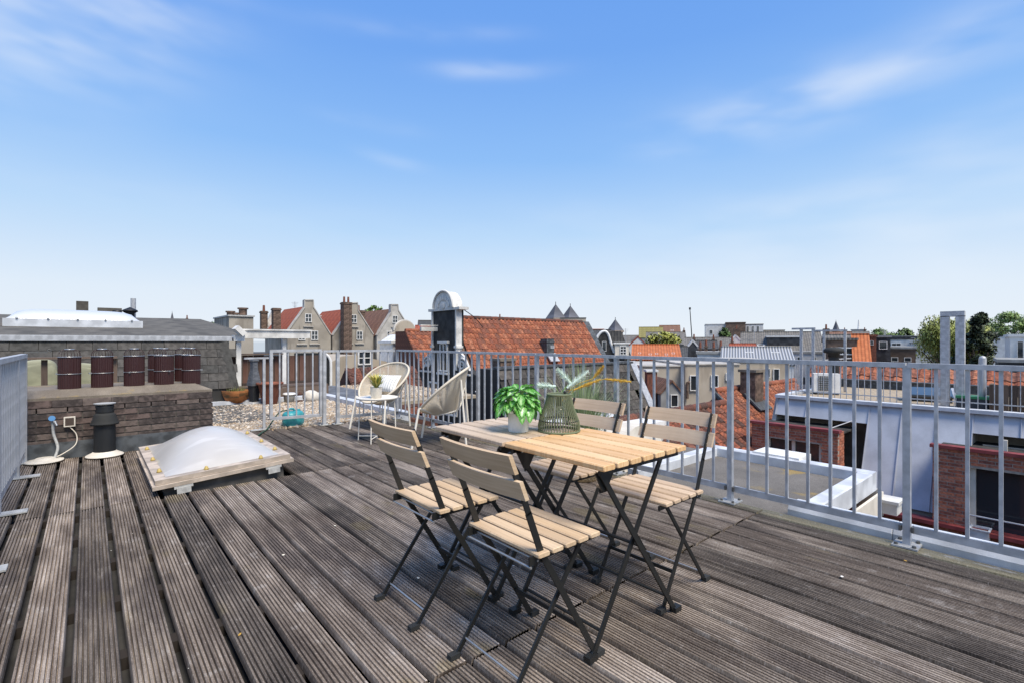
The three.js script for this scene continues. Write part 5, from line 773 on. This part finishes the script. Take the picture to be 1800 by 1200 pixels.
  const hd = thing('roof_hatch', 'grey framed hatch lying on the zinc roof terrace', 'hatch', [15.6, yT + 0.01, -2.569], 0.2); part('panel', box(0.8, 0.04, 0.9, 0, 0.2, 0, 0, 0.2), M.glass, hd); part('frame', [box(0.84, 0.05, 0.05, 0, 0.2, 0.47, 0, 0.2), box(0.84, 0.05, 0.05, 0, 0.2, -0.47, 0, 0.2)], M.galv, hd); part('base', box(0.7, 0.16, 0.85, 0, 0.08, 0), M.roofDark, hd);
  const bn = thing('storage_box', 'dark box with a green lid on the zinc roof terrace', 'box', [14.6, yT + 0.01, -1.639]); part('box', box(0.4, 0.22, 0.5, 0, 0.11, 0), std({ color: 0x3a4048, roughness: 0.7 }), bn); part('lid', box(0.44, 0.05, 0.54, 0, 0.245, 0), std({ color: 0x2f7a52, roughness: 0.6 }), bn);
  const pl = thing('timber_planter', 'tall timber planter at the right end of the zinc roof terrace', 'planter', [14.5, yT + 0.01, -1.007]); for (let i = 0; i < 5; i++) part('board', box(0.03, 0.55, 0.125, -0.22, 0.28, -0.26 + i * 0.13), M.oldWood[i % 3], pl); part('side', [box(0.44, 0.55, 0.03, 0, 0.28, -0.34), box(0.44, 0.55, 0.03, 0, 0.28, 0.34)], M.oldWood[1], pl); part('soil', box(0.4, 0.02, 0.64, 0, 0.5, 0), M.joist, pl);
  const tr = thing('tiled_roof', 'low row of orange roof tiles behind the zinc terrace', 'roof', [0, 0, 0]); tileField(tr, V(19.5, yT + 0.55, -6.4), V(0, 0, 1), V(-0.75, -0.6, 0).normalize(), 32, 2, M.tileOrange, 285, null, 0.3, 0.34); part('boarding', box(0.6, 0.5, 9.6, 19.9, yT + 0.22, -1.6), M.roofDark, tr); single('roof_upstand', [box(0.3, 0.22, 9.4, 18.5, yT + 0.12, -1.7), box(0.36, 0.03, 9.4, 18.5, yT + 0.245, -1.7)], M.lead, 'long dark roof upstand in front of the row of orange tiles', 'roof');
}

// ---------- orange roofs and the beige block in the middle distance ----------
{
  const a = thing('tiled_roof', 'bright orange tiled roof with a grey chimney left of the zinc building', 'roof', [0, 0, 0]);
  const O = V(15.3, -0.5, -7.83), S = V(0, -0.68, 0.73).normalize(); tileField(a, O, V(1, 0, 0), S, 27, 11, M.tileOrange, 291, (r, c) => c * 0.24 < 6.6, 0.24, 0.27);
  part('boarding', prism([[O.z + 0.05, O.y - 0.08], [O.z + 2.3, O.y - 2.2], [O.z + 2.3, -14], [O.z - 2.2, -14], [O.z - 2.2, O.y - 2.2]], 6.45).rotateY(-Math.PI / 2).translate(O.x + 6.45, 0, 0), M.tileBrown[2], a);
  for (let i = 0; i < 19; i++) part('ridge_tile', new THREE.CylinderGeometry(0.1, 0.115, 0.36, 8).rotateZ(Math.PI / 2).translate(O.x + 0.15 + i * 0.345, O.y + 0.05, O.z), M.tileOrange[i % 6], a);
  const c = part('chimney', [box(0.62, 1.2, 0.5, 16.979, -0.45, -7.4)], M.stackBrick, a); part('crown', box(0.74, 0.09, 0.6, 16.979, 0.16, -7.4), M.mortarCap, c); part('flashing', box(0.9, 0.05, 0.75, 16.979, -0.85, -7.2, 0, 0, 0.75), M.lead, c);
  part('verge', bar(V(O.x - 0.06, O.y + 0.02, O.z), V(O.x - 0.06, O.y - 2.0, O.z + 2.15), 0.14, 0.1, V(1, 0, 0)), M.lead, a);
  const b = thing('tiled_roof', 'mossy red tiled roof below the folding chairs outside the railing', 'roof', [0, 0, 0]), O2 = V(8.2, -0.62, -6.6), S2 = V(0, -0.62, 0.78).normalize();
  tileField(b, O2, V(1, 0, 0), S2, 22, 13, [...M.tileBrown, M.tileOrange[2], M.tileOrange[5]], 295, null, 0.24, 0.27);
  part('boarding', prism([[O2.z + 0.05, O2.y - 0.08], [O2.z + 2.8, O2.y - 2.3], [O2.z + 2.8, -14], [O2.z - 2.6, -14], [O2.z - 2.6, O2.y - 2.2]], 5.25).rotateY(-Math.PI / 2).translate(O2.x + 5.25, 0, 0), M.tileBrown[1], b); for (let i = 0; i < 15; i++) part('ridge_tile', new THREE.CylinderGeometry(0.1, 0.115, 0.36, 8).rotateZ(Math.PI / 2).translate(O2.x + 0.15 + i * 0.345, O2.y + 0.05, O2.z), M.tileBrown[i % 4], b);
  part('gutter', [box(5.3, 0.12, 0.16, O2.x + 2.6, -2.35, O2.z + 2.75)], M.galvDull, b);
  const w = thing('white_roof_box', 'white roof parapet below the tall grass outside the railing', 'roof', [0, 0, -6]); part('wall', box(2.3, 13.4, 1.6, 8.304 , -7.35, -0.8), M.stuccoPale, w); part('coping', box(2.4, 0.1, 1.7, 8.304, -0.62, -0.8), M.white, w); part('flue', [new THREE.CylinderGeometry(0.07, 0.07, 0.3, 10).translate(8.117, -0.42, -0.5), new THREE.CylinderGeometry(0.12, 0.12, 0.04, 10).translate(8.117, -0.26, -0.5)], M.galv, w);
  const sl = thing('roof_light', 'cream arched roof light just outside the railing behind the near chair', 'skylight', [4.016, 0, -3.0]); part('curb', box(0.75, 0.16, 0.5, 0, 0.02, 0), M.cream, sl); const pts = []; for (let i = 0; i <= 10; i++) { const t = Math.PI * i / 10; pts.push([Math.cos(t) * 0.34, 0.1 + Math.sin(t) * 0.24]); } part('dome', prism(pts, 0.44).translate(0, 0, -0.22), M.cream, sl);
  structure('side_roof', box(1.6, 0.06, 2.2, 4.4, -0.1, -3.75), M.bitumen);
}
function townAt(name, label, cat, u, D, group) { const c = Math.cos(YAW), s = Math.sin(YAW); return thing(name, label, cat, [u * c + D * s, 0, u * s - D * c], -YAW, group); }
function townHouse([name, label, kind, u0, u1, yr, ye, D, depth, wall, roof, wins = [], chims = []]) {
  const u = (u0 + u1) / 2, turn = Math.atan2(u, D), w = (u1 - u0) * Math.cos(turn), h = townAt(name, label, 'house', u, D, 'houses across the roofs'), base = -14; h.rotation.y = -YAW - turn * 0.92;
  if (kind === 'flat') { part('wall', box(w, ye - base, depth, 0, (ye + base) / 2, -depth / 2), M[wall], h); part('roof_edge', box(w + 0.2, 0.2, depth + 0.2, 0, ye + 0.08, -depth / 2), M[roof], h); }
  else if (kind === 'ridge') {                        // ridge along the street, slope towards us
    part('wall', prism([[0, base], [0, ye - 0.05], [-depth / 2, yr - 0.08], [-depth, ye - 0.05], [-depth, base]], w).rotateY(-Math.PI / 2).translate(w / 2, 0, 0), M[wall], h);
    const L = Math.hypot(yr - ye, depth / 2), a = Math.atan2(yr - ye, depth / 2), g = (s) => { const q = new THREE.BoxGeometry(w + 0.3, 0.14, L + 0.2); const uv = q.attributes.uv, p = q.attributes.position; for (let i = 0; i < uv.count; i++) uv.setXY(i, p.getX(i), p.getZ(i)); q.rotateX(s * a); q.translate(0, (yr + ye) / 2, -depth / 2 + s * depth / 4); return q; };
    part('roof', [g(1), g(-1)], M[roof], h); part('ridge', box(w + 0.3, 0.18, 0.3, 0, yr + 0.06, -depth / 2), M[roof], h);
  } else {                                            // gable towards us
    part('wall', prism([[-w / 2, base], [w / 2, base], [w / 2, ye], [0, yr], [-w / 2, ye]], depth).translate(0, 0, -depth), M[wall], h);
    const L = Math.hypot(yr - ye, w / 2), a = Math.atan2(yr - ye, w / 2), g = (s) => { const q = new THREE.BoxGeometry(L + 0.15, 0.14, depth + 0.1); const uv = q.attributes.uv, p = q.attributes.position; for (let i = 0; i < uv.count; i++) uv.setXY(i, p.getZ(i), p.getX(i)); q.rotateZ(-s * a); q.translate(s * w / 4, (yr + ye) / 2 + 0.06, -depth / 2); return q; };
    part('roof', [g(1), g(-1)], M[roof], h);
  }
  for (const [x, y, ww, hh, onRoof] of wins) { const a = kind === 'ridge' ? Math.atan2(yr - ye, depth / 2) : 0, z = onRoof ? -(depth / 2) * (y - ye) / (yr - ye) + 0.16 : 0.04; const o = windowUnit(h, new THREE.Matrix4().makeTranslation(x - u, y, z).multiply(new THREE.Matrix4().makeRotationX(onRoof ? -(Math.PI / 2 - a) : 0)), ww, hh, ww > 1 ? [1, 0] : [0, 0], M.white, onRoof ? M.paneSky : M.glass, onRoof ? 'roof_window' : 'window'); }
  for (const [x, y0, y1, ww] of chims) stack(h, x - u, y0, y1, -depth / 2, ww, 1);
  return h;
}
M.whiteWall = std({ map: mottled([205, 205, 202], [226, 226, 223], 3, 311, 6), roughness: 0.8 }); M.brownWall = std({ map: mottled([98, 80, 68], [122, 102, 88], 2, 312, 10), roughness: 0.9 }); M.darkWall = std({ map: mottled([52, 54, 57], [72, 74, 77], 2, 313, 8), roughness: 0.8 }); M.greyWall = std({ map: mottled([140, 140, 138], [164, 164, 161], 2, 314, 8), roughness: 0.9 }); M.corrugated = std({ map: tex(128, 64, 1.2, 2, (u, v) => { const k = 0.5 + 0.5 * Math.sin(u * 6.283 * 6); return lerp3([112, 114, 116], [186, 188, 190], k); }), bumpMap: grey(128, 32, 1.2, 2, (u) => 0.5 + 0.5 * Math.sin(u * 6.283 * 6)), bumpScale: 0.05, roughness: 0.6 });
for (const h of [
  ['house', 'mossy green roofed house on the skyline left of the crane', 'ridge', 29.59, 35.14, 4.5, 1.99, 115, 10, 'greyWall', 'roofMoss', [], []],
  ['house', 'red-brown roofed house on the skyline beside the mossy roof', 'ridge', 35.84, 40.8, 5.06, 2.85, 120, 9, 'brickFar', 'roofBrown', [[38.87, 3.82, 0.69, 0.55, 1]], []],
  ['house', 'long grey roofed house behind the yellow-green bush', 'ridge', 25.75, 33.5, 2.93, 0.53, 95, 12, 'greyWall', 'roofGrey', [[31.43, 1.4, 0.55, 0.44, 1]], [[33.17, 2.28, 3.37, 0.44]]],
  ['house', 'small white gabled house with red roof next to the black bell gable', 'gable', 16.56, 19.06, 1.73, 0.53, 70, 8, 'whiteWall', 'roofRed', [], []],
  ['house', 'orange-brown roof with a row of five roof windows', 'ridge', 10.71, 14.96, 0.75, -0.51, 44, 8, 'brickFar', 'roofOrangeFar', [[11.37, 0.04, 0.25, 0.45, 1], [12.33, -0.06, 0.25, 0.45, 1], [12.89, -0.01, 0.25, 0.45, 1], [13.75, -0.06, 0.25, 0.45, 1], [14.35, 0.04, 0.25, 0.45, 1]], []],
  ['house', 'dark tiled roof right of the five roof windows', 'ridge', 17.14, 18.75, 0.5, -0.75, 52, 8, 'greyWall', 'roofDarkTile', [], []],
  ['house', 'grey-brown tiled roof behind the chimney cluster', 'ridge', 25.06, 33.25, 1.67, -0.32, 72, 11, 'greyWall', 'roofGrey', [], [[32.75, 1.17, 3.07, 0.83]]],
  ['house', 'white modern block on the skyline', 'flat', 54.67, 60.79, 5.87, 5.87, 140, 14, 'whiteWall', 'whiteWall', [[56.44, 3.78, 0.8, 1.13]], []],
  ['house', 'brown modern block on the skyline', 'flat', 58.3, 63.73, 6.17, 6.17, 135, 14, 'brownWall', 'brownWall', [], []],
  ['house', 'white block with brown fins on the skyline', 'flat', 65.77, 71.08, 5.87, 5.87, 140, 14, 'whiteWall', 'brownWall', [[66.9, 4.43, 0.48, 1.93], [68.18, 4.43, 0.48, 1.93], [69.47, 4.43, 0.48, 1.93]], []],
  ['house', 'long grey tiled roof with mossy ridge behind the black dormer', 'ridge', 25.73, 35.25, 2.19, -0.25, 56, 11, 'stuccoPale', 'roofGrey', [[28.43, 0.65, 0.71, 0.58, 1]], [[35.38, 1.81, 2.64, 0.58]]],
  ['house', 'black flat dormer with a white edge on the long grey roof', 'flat', 29.59, 33.62, 1.63, 1.63, 57.5, 2.5, 'darkWall', 'whiteWall', [], []],
  ['house', 'corrugated grey roof with two roof windows and white verges', 'ridge', 15.22, 20.43, 0.61, -0.5, 36, 7, 'whiteWall', 'corrugated', [[17.37, 0.28, 0.54, 0.25, 1], [19.15, 0.28, 0.54, 0.25, 1]], []],
  ['house', 'narrow dark gable with a white cap in the roof cluster', 'gable', 16.43, 17.22, 1.16, 0.68, 46, 3, 'darkWall', 'whiteWall', [], []],
  ['house', 'brown house with a wide white window right of the long roof', 'flat', 26.68, 29.28, 1.25, 1.25, 42, 8, 'brownWall', 'roofGrey', [[28.03, 0.33, 1.64, 0.63]], []],
  ['house', 'low grey slate roof above the wide white window', 'ridge', 27.8, 30.83, 1.66, 1.1, 44, 7, 'brownWall', 'roofGrey', [], []],
  ['house', 'red-brown hipped roof below the dark spire', 'ridge', 51.0, 55.13, 2.65, 1.45, 80, 9, 'brickFar', 'roofBrown', [], []],
  ['house', 'steep orange roof with a pale gable on the right', 'ridge', 27.71, 28.9, 1.66, -0.5, 40, 6, 'stuccoPale', 'roofOrangeFar', [], []],
  ['house', 'small brick house right of the steep orange roof', 'flat', 33.08, 33.87, 1.58, 1.58, 46, 6, 'brickFar', 'brickFar', [[33.45, 1.0, 0.26, 0.42]], []],
  ['house', 'dark mansard block with a grey top', 'flat', 35.29, 36.72, 1.54, 1.54, 48, 7, 'darkWall', 'greyWall', [[36.0, 0.77, 0.66, 0.77]], []],
  ['house', 'low white and grey flat roofs left of the willow', 'flat', 57.2, 62.46, 1.43, 1.43, 75, 12, 'whiteWall', 'darkWall', [[58.58, 0.66, 1.21, 0.52], [60.65, 0.66, 1.03, 0.52]], []],
  ['house', 'brown flat-roofed house with a pale balcony screen', 'flat', 38.02, 40.78, 0.41, 0.41, 50, 8, 'brownWall', 'greyWall', [[38.82, -0.68, 0.57, 0.46], [39.86, -0.68, 0.57, 0.46]], []],
  ['house', 'far flat roofs along the horizon left of the willow', 'flat', 92.58, 110.5, 2.4, 2.4, 130, 14, 'darkWall', 'greyWall', [[104.53, 1.65, 0.9, 0.75], [98.55, 1.65, 0.9, 0.75]], []],
  ['house', 'white house with a flat roof at the right edge', 'flat', 36.22, 38.46, 1.48, 1.48, 36, 6, 'whiteWall', 'whiteWall', [[37.09, 0.53, 0.33, 1.24]], []],
  ['house', 'grey box building below the white house at the right edge', 'flat', 31.46, 34.55, -0.21, -0.21, 32, 5, 'darkWall', 'greyWall', [[32.2, -0.87, 0.51, 0.66]], []],
  ['house', 'far pale apartment block right of the conifer', 'flat', 96.26, 100.51, 2.11, 2.11, 100, 10, 'whiteWall', 'darkWall', [[97.06, 1.53, 0.69, 0.57], [98.32, 1.53, 0.69, 0.57]], []],
  ['house', 'far grey roof with a ridge turret on the left horizon', 'ridge', -61.7, -56.04, 5.08, 3.91, 85, 9, 'greyWall', 'roofGrey', [], [[-56.43, 4.5, 5.38, 0.29]]],
  ['house', 'far red roofed house left of the flat grey building', 'ridge', -37.22, -34.73, 3.23, 2.27, 60, 8, 'greyWall', 'roofRed', [], []],
  ['house', 'far red roof peeping out right of the curved gable', 'ridge', -11.72, -9.79, 3.09, 1.85, 60, 8, 'stuccoPale', 'roofRed', [], []],
  ['house', 'far dark roof above the curved gable', 'ridge', -17.06, -14.47, 5.01, 3.77, 90, 8, 'greyWall', 'roofDarkTile', [], []],
  ['house', 'far row of orange roofs behind the big orange roof', 'ridge', -4.82, 2.81, 4.31, 3.58, 70, 9, 'brickFar', 'roofBrown', [], [[-1.77, 3.82, 4.71, 0.48]]],
  ['house', 'tan flat building joined to the twin towers', 'flat', 13.67, 20.91, 7.64, 7.64, 140, 10, 'beige', 'roofDarkTile', [], []],
  ['house', 'dark roofs behind the bell gable', 'ridge', 8.96, 12.06, 2.54, 1.16, 60, 9, 'greyWall', 'roofDarkTile', [], []],
  ['house', 'far orange roof behind the bell gable', 'ridge', 14.06, 16.75, 3.35, 2.22, 90, 9, 'greyWall', 'roofOrangeFar', [], []],
  ['house', 'distant grey terrace in the gap right of the bell gable', 'ridge', 26.88, 31.7, 2.58, 0.65, 120, 10, 'greyWall', 'roofGrey', [], []],
  ['house', 'grey flat roof crowded with white stacks left of the corrugated roof', 'flat', 15.35, 17.71, 0.12, 0.12, 41, 4, 'whiteWall', 'greyWall', [], [[15.68, -0.17, 0.59, 0.19], [16.15, -0.17, 0.78, 0.24], [16.77, -0.17, 0.59, 0.19], [17.33, -0.17, 0.68, 0.24]]],
  ['house', 'narrow white gable right of the grey-brown roof', 'gable', 24.0, 24.87, 1.72, 1.29, 54, 4, 'whiteWall', 'whiteWall', [], []],
  ['house', 'pale rendered wall below the long grey roof', 'flat', 29.39, 32.97, -0.09, -0.09, 52, 3, 'whiteWall', 'greyWall', [[30.34, -0.75, 0.36, 0.54], [31.66, -0.75, 0.36, 0.54]], []],
  ['house', 'low brown house under the conifer behind the round post', 'flat', 39.93, 43.57, -1.27, -1.27, 44, 3, 'brownWall', 'greyWall', [[41.04, -1.88, 0.4, 0.45], [42.45, -1.88, 0.4, 0.45]], []],
  ['house', 'brick house with a dark roof behind the chimney cluster', 'ridge', 22.5, 25.78, 1.17, 0.17, 62, 8, 'brickFar', 'roofDarkTile', [[24.21, 0.52, 0.28, 0.21, 1]], [[22.93, 0.74, 1.59, 0.28], [25.35, 0.74, 1.52, 0.28]]],
  ['house', 'red roof far behind the corrugated roof', 'ridge', 22.11, 24.7, 0.81, 0.12, 50, 7, 'brickFar', 'roofRed', [], [[22.4, 0.47, 1.16, 0.23]]],
  ['house', 'tan house far behind the brown modern block', 'flat', 76.15, 82.7, 4.49, 4.49, 150, 8, 'beige', 'greyWall', [[77.53, 3.28, 0.52, 0.69], [79.6, 3.28, 0.52, 0.69], [81.5, 3.28, 0.52, 0.69]], []],
  ['house', 'grey ridge on the horizon right of the dark spire', 'ridge', 80.5, 86.84, 3.54, 2.3, 120, 9, 'greyWall', 'roofGrey', [], [[81.32, 2.72, 4.09, 0.41], [85.46, 2.72, 4.09, 0.41]]],
  ['house', 'white rendered house end right of the red-brown hipped roof', 'flat', 56.6, 59.5, 0.85, 0.85, 70, 5, 'whiteWall', 'greyWall', [[57.41, 0.04, 0.4, 0.56], [58.53, 0.04, 0.4, 0.56]], []],
]) townHouse(h);
{
  // beige rendered block behind the railing
  const D = 24, b = townAt('rendered_block', 'beige rendered flat-roofed block with white windows behind the railing', 'building', 0, D);
  const bx = (u0, u1, yt, d0, dz) => box(u1 - u0, yt + 14, dz, (u0 + u1) / 2, (yt - 14) / 2, -d0 - dz / 2);
  part('wall', [bx(6.34, 8.408, -0.097, 0.5, 5), bx(8.408, 11.027, 0.014, 0, 5), bx(11.027, 13.784, 0.124, 0.6, 5)], M.beige, b); part('roof_edge', [box(2.15, 0.07, 5.1, 7.374, -0.069, -3), box(2.674, 0.07, 5.1, 9.717, 0.041, -2.5), box(2.812, 0.07, 5.1, 12.405, 0.151, -3.1)], M.stuccoPale, b);
  for (const [x, y, w, h, z] of [[8.822, -0.869, 0.4, 0.75, 0.03], [9.814, -0.786, 0.36, 0.6, 0.03], [10.531, -0.565, 0.36, 0.35, 0.03], [12.708, -0.428, 0.2, 0.45, -0.57], [13.122, -0.51, 0.3, 0.6, -0.57]]) windowUnit(b, new THREE.Matrix4().makeTranslation(x, y, z), w, h, [0, 0]);
  part('soil_pipe', tube([V(8.573, -0.841, 0.1), V(8.491, -0.813, 0.1), V(8.463, -1.062, 0.1), V(8.463, -1.613, 0.1)], 0.07, 14, 6), M.stackBrick, b);
  const c = townAt('small_gable', 'small grey gabled back house with a red brick stack', 'house', 6.432, 20); part('wall', prism([[-0.42, -14], [0.42, -14], [0.42, -0.926], [0.05, -0.49], [-0.42, -0.926]], 2).translate(0, 0, -2), M.greyWall, c); part('roof', [box(0.06, 0.75, 2.1, 0.27, -0.719, -1, 0, 0.7), box(0.06, 0.75, 2.1, -0.22, -0.719, -1, 0, -0.75)], M.roofBrown, c); windowUnit(c, new THREE.Matrix4().makeTranslation(0.12, -1.248, 0.03), 0.3, 0.5, [0, 0]); part('brick_stack', box(0.4, 2, 0.4, -0.65, -0.513 - 0.6, -0.6), M.brickFar, c); part('stack_cap', box(0.5, 0.08, 0.5, -0.65, -0.513 + 0.44, -0.6), M.white, c);
  // black bell gable with white edging
  const g = townAt('bell_gable_house', 'black bell-gabled house with white edging and a small green dormer', 'house', 7.627, 40), k = 40 / 870.6; const P = (px, py) => [(px - 1066) * k, 1.13 + (600.5 - py) * k];
  const pts = [P(1038, 700), P(1038, 625), P(1044, 606), P(1052, 590), P(1058, 584), P(1064, 583), P(1069, 588), P(1074, 604), P(1080, 620), P(1080, 700)]; part('facade', prism(pts, 0.4).translate(0, 0, -0.4), M.blackWall, g); part('edging', tube(pts.slice(1, -1).map(([x, y]) => V(x, y, 0)), 0.12, 40, 6), M.white, g); windowUnit(g, new THREE.Matrix4().makeTranslation(...P(1062, 609), 0.03), 0.34, 0.8, [0, 0]);
  part('roof', prism([P(1064, 583), P(1094, 582), P(1112, 625), P(1112, 640), P(1082, 640)], 3).translate(0, 0, -3.5), M.roofDarkTile, g); part('dormer', [box(1.1, 0.95, 1.4, (1092 - 1066) * k, 1.13 + (600.5 - 615) * k, -0.4)], M.cream, g); part('dormer_roof', box(1.3, 0.12, 1.6, (1092 - 1066) * k, 1.13 + (600.5 - 603.5) * k, -0.4), M.white, g); windowUnit(g, new THREE.Matrix4().makeTranslation((1094 - 1066) * k, 1.13 + (600.5 - 616) * k, 0.33), 0.5, 0.7, [1, 2]);
}
for (const [label, u, D, y0, y1] of [['thin television aerial behind the left grey gable', -21.939, 50, 4.145, 5.122], ['television aerial behind the bell gable', 14.243, 62, 1.166, 2.732], ['television aerial on the long grey roof', 29.359, 60, 1.854, 3.025], ['television aerial right of the steep orange roof', 39.182, 52, 1.399, 2.354]]) { const t = townAt('tv_aerial', label, 'aerial', u, D); part('mast', rod(V(0, y0 - 2, 0), V(0, y1, 0), 0.03, 6), M.galv, t); for (let i = 0; i < 4; i++) part('element', rod(V(-0.35 + i * 0.06, y1 - 0.08 - i * 0.14, 0), V(0.35 - i * 0.06, y1 - 0.08 - i * 0.14, 0), 0.016, 5), M.galv, t); }
// ---------- towers, spires, crane ----------
M.towerSlate = std({ map: mottled([86, 88, 96], [110, 112, 120], 3, 321, 8), roughness: 0.85 }); M.towerWall = std({ map: mottled([142, 128, 116], [168, 154, 140], 2, 322, 10), roughness: 0.95 });
for (const [label, u, D, yt, ye, w] of [['left of the twin towers with a slate pyramid roof', 13.439, 150, 12.588, 8.108, 4.48], ['right of the twin towers with a slate pyramid roof', 17.919, 150, 12.071, 8.108, 4.135], ['single slate pyramid tower behind the black bell gable', 29.589, 140, 7.482, 4.105, 3.377], ['thin grey church spire far behind the left roofs', -206.754, 300, 19.221, 13.018, 2.068], ['dark pointed spire above the brick house', 164.542, 250, 11.611, 6.155, 2.584]]) {
  const t = townAt('tower', label, 'tower', u, D); const g = new THREE.ConeGeometry(w * 0.72, yt - ye, 4, 1).toNonIndexed(); g.computeVertexNormals(); g.rotateY(Math.PI / 4 + 0.5); g.translate(0, (yt + ye) / 2, -w / 2); part('spire', g, M.towerSlate, t); part('shaft', box(w * 0.9, ye + 14, w * 0.9, 0, (ye - 14) / 2, -w / 2, 0.5), M.towerWall, t); part('eaves', box(w * 1.02, 0.5, w * 1.02, 0, ye - 0.15, -w / 2, 0.5), M.towerWall, t);
  part('finial', rod(V(0, yt - 0.5, -w / 2), V(0, yt + w * 0.15, -w / 2), w * 0.015 + 0.03), M.black, t); if (w > 2) for (let i = 0; i < 4; i++) part('belfry_opening', box(0.5, 0.9, 0.3, (i - 1.5) * 0.85, ye - 1.2, 0.02 + w * 0.12), M.towerSlate, t);
}
{ const t = townAt('lattice_tower', 'pale far-off tower with a ring platform on the horizon', 'tower', 294.28, 420); part('shaft', [rod(V(0, -14, 0), V(0, 10.055, 0), 2.2, 8), rod(V(0, 10.055, 0), V(0, 19.221, 0), 1.1, 8, 0.3)], M.whiteWall, t); part('platform', new THREE.CylinderGeometry(6, 5, 1.5, 12).translate(0, 10.537, 0), M.whiteWall, t);
  const c = townAt('crane_jib', 'thin dark crane jib leaning above the roofs', 'crane', 58.626, 160); part('jib', rod(V(0.4, -10, 0), V(-1.103, 11.697, 0), 0.22, 6, 0.12), M.black, c); part('mast', rod(V(0.4, -14, 0), V(0.4, -9, 0), 0.5, 6), M.black, c); part('hook_block', box(0.5, 0.7, 0.4, -1.103, 11.697, 0), M.black, c); }

// ---------- trees ----------
function tree(label, u, D, y0, y1, w, colors, seed, kind = 'round', n = 2600, leaf = 0.3) {
  const t = townAt('tree', label, 'tree', u, D, 'trees among the roofs'), R = rng(seed), mid = (y0 + y1) / 2, H = y1 - y0;
  const trunk = [rod(V(0, -14, 0), V(0, y0 + H * 0.3, 0), 0.35, 8, 0.2)]; for (let i = 0; i < 7; i++) { const a = i * 0.9; trunk.push(rod(V(0, y0 + H * 0.05 * i - 1, 0), V(Math.cos(a) * w * 0.3, y0 + H * (0.25 + i * 0.08), Math.sin(a) * w * 0.3), 0.12, 5, 0.05)); } part('trunk', trunk, M.stackBrick, t);
  const blobs = []; for (let i = 0; i < 26; i++) { const a = R() * 6.283, v = R(), r = kind === 'cone' ? (1 - v) * 0.5 + 0.04 : Math.sqrt(Math.max(0.05, 1 - (2 * v - 1) ** 2)) * 0.5; blobs.push([Math.cos(a) * r * w * (0.5 + R() * 0.5), y0 + v * H, Math.sin(a) * r * w * (0.5 + R() * 0.5), (kind === 'cone' ? 0.1 + 0.12 * (1 - v) : 0.13 + R() * 0.09) * w]); }
  const sets = colors.map(() => ({ pos: [], nor: [] }));
  for (let i = 0; i < n; i++) { const [bx, by, bz, br] = blobs[Math.floor(R() * blobs.length)], a = R() * 6.283, e = Math.acos(2 * R() - 1), rr = br * (0.55 + 0.5 * R()), p = V(bx + Math.cos(a) * Math.sin(e) * rr, by + Math.cos(e) * rr * (kind === 'willow' ? 1.5 : 0.8), bz + Math.sin(a) * Math.sin(e) * rr), s = leaf * (0.6 + R() * 0.8), d1 = V(R() - 0.5, R() - 0.5, R() - 0.5).normalize(), d2 = V(R() - 0.5, kind === 'willow' ? -1.5 : R() - 0.5, R() - 0.5).normalize(), S = sets[Math.floor(R() * colors.length)], nn = V(p.x - bx * 0.8, p.y - by + br * 0.5, p.z - bz * 0.8).normalize().addScaledVector(V(R() - 0.5, R() - 0.5, R() - 0.5), 0.5).normalize(); const A = p.clone().addScaledVector(d1, s * 0.5), B = p.clone().addScaledVector(d1, -s * 0.5), C = p.clone().addScaledVector(d2, s * (kind === 'willow' ? 1.6 : 0.9)); S.pos.push(...A.toArray(), ...B.toArray(), ...C.toArray()); for (let q = 0; q < 3; q++) S.nor.push(nn.x, nn.y, nn.z); }
  sets.forEach((S, i) => { const g = new THREE.BufferGeometry(); g.setAttribute('position', new THREE.Float32BufferAttribute(S.pos, 3)); g.setAttribute('normal', new THREE.Float32BufferAttribute(S.nor, 3)); stuff(part('crown', g, new THREE.MeshPhysicalMaterial({ color: colors[i], roughness: 0.85, transmission: 0.15, thickness: 0, side: THREE.DoubleSide }), t)); });
}
tree('yellow-green willow behind the portal frame', 54.551, 62, -3.962, 2.661, 8.119, [0x9aa558, 0x87944c, 0xa8b166, 0x788646], 401, 'willow', 34000, 0.15);
tree('dark conifer right of the willow', 53.818, 57, -3.093, 4.174, 4.845, [0x3c4a34, 0x48583a, 0x323e2c], 403, 'cone', 9000, 0.28);
tree('pale green round tree at the right edge', 111.819, 110, 0.561, 6.753, 7.834, [0x9ab872, 0xa8c07c, 0x8aa866], 405, 'round', 10000, 0.3);
tree('green tree between the conifer and the right edge', 116.471, 120, 0.096, 4.92, 6.34, [0x9ab872, 0xa6bc78], 406, 'round', 6000, 0.34);
tree('yellow-green bush on a roof left of the crane', 24.535, 80, 0.073, 2.187, 4.595, [0xb0b458, 0x9ca34c, 0xbcbe6c], 407, 'round', 2600, 0.36);
tree('dark green conifer tips in front of the white block', 51.551, 120, 1.199, 4.093, 3.859, [0x4e6a38, 0x5c7840], 409, 'cone', 1400, 0.5);
tree('far green tree above the flat roofs on the right', 156.306, 210, 1.251, 5.351, 9.649, [0x6d8a52, 0x7c985e], 411, 'round', 1600, 0.9);
tree('far pale tree left of the willow', 166.437, 210, 1.251, 5.592, 6.272, [0x8ba26c, 0x7a945c], 412, 'round', 1200, 0.9);
tree('low shrub on a far left roof', -36.251, 60, 2.405, 3.301, 1.103, [0x5a7a3c, 0x6a8a48], 413, 'round', 700, 0.25);
tree('green tree tops behind the right grey gable', -25.121, 90, 5.317, 7.384, 2.688, [0x7a9a54, 0x8aa862], 415, 'round', 900, 0.4);

renderer.render(scene, camera);
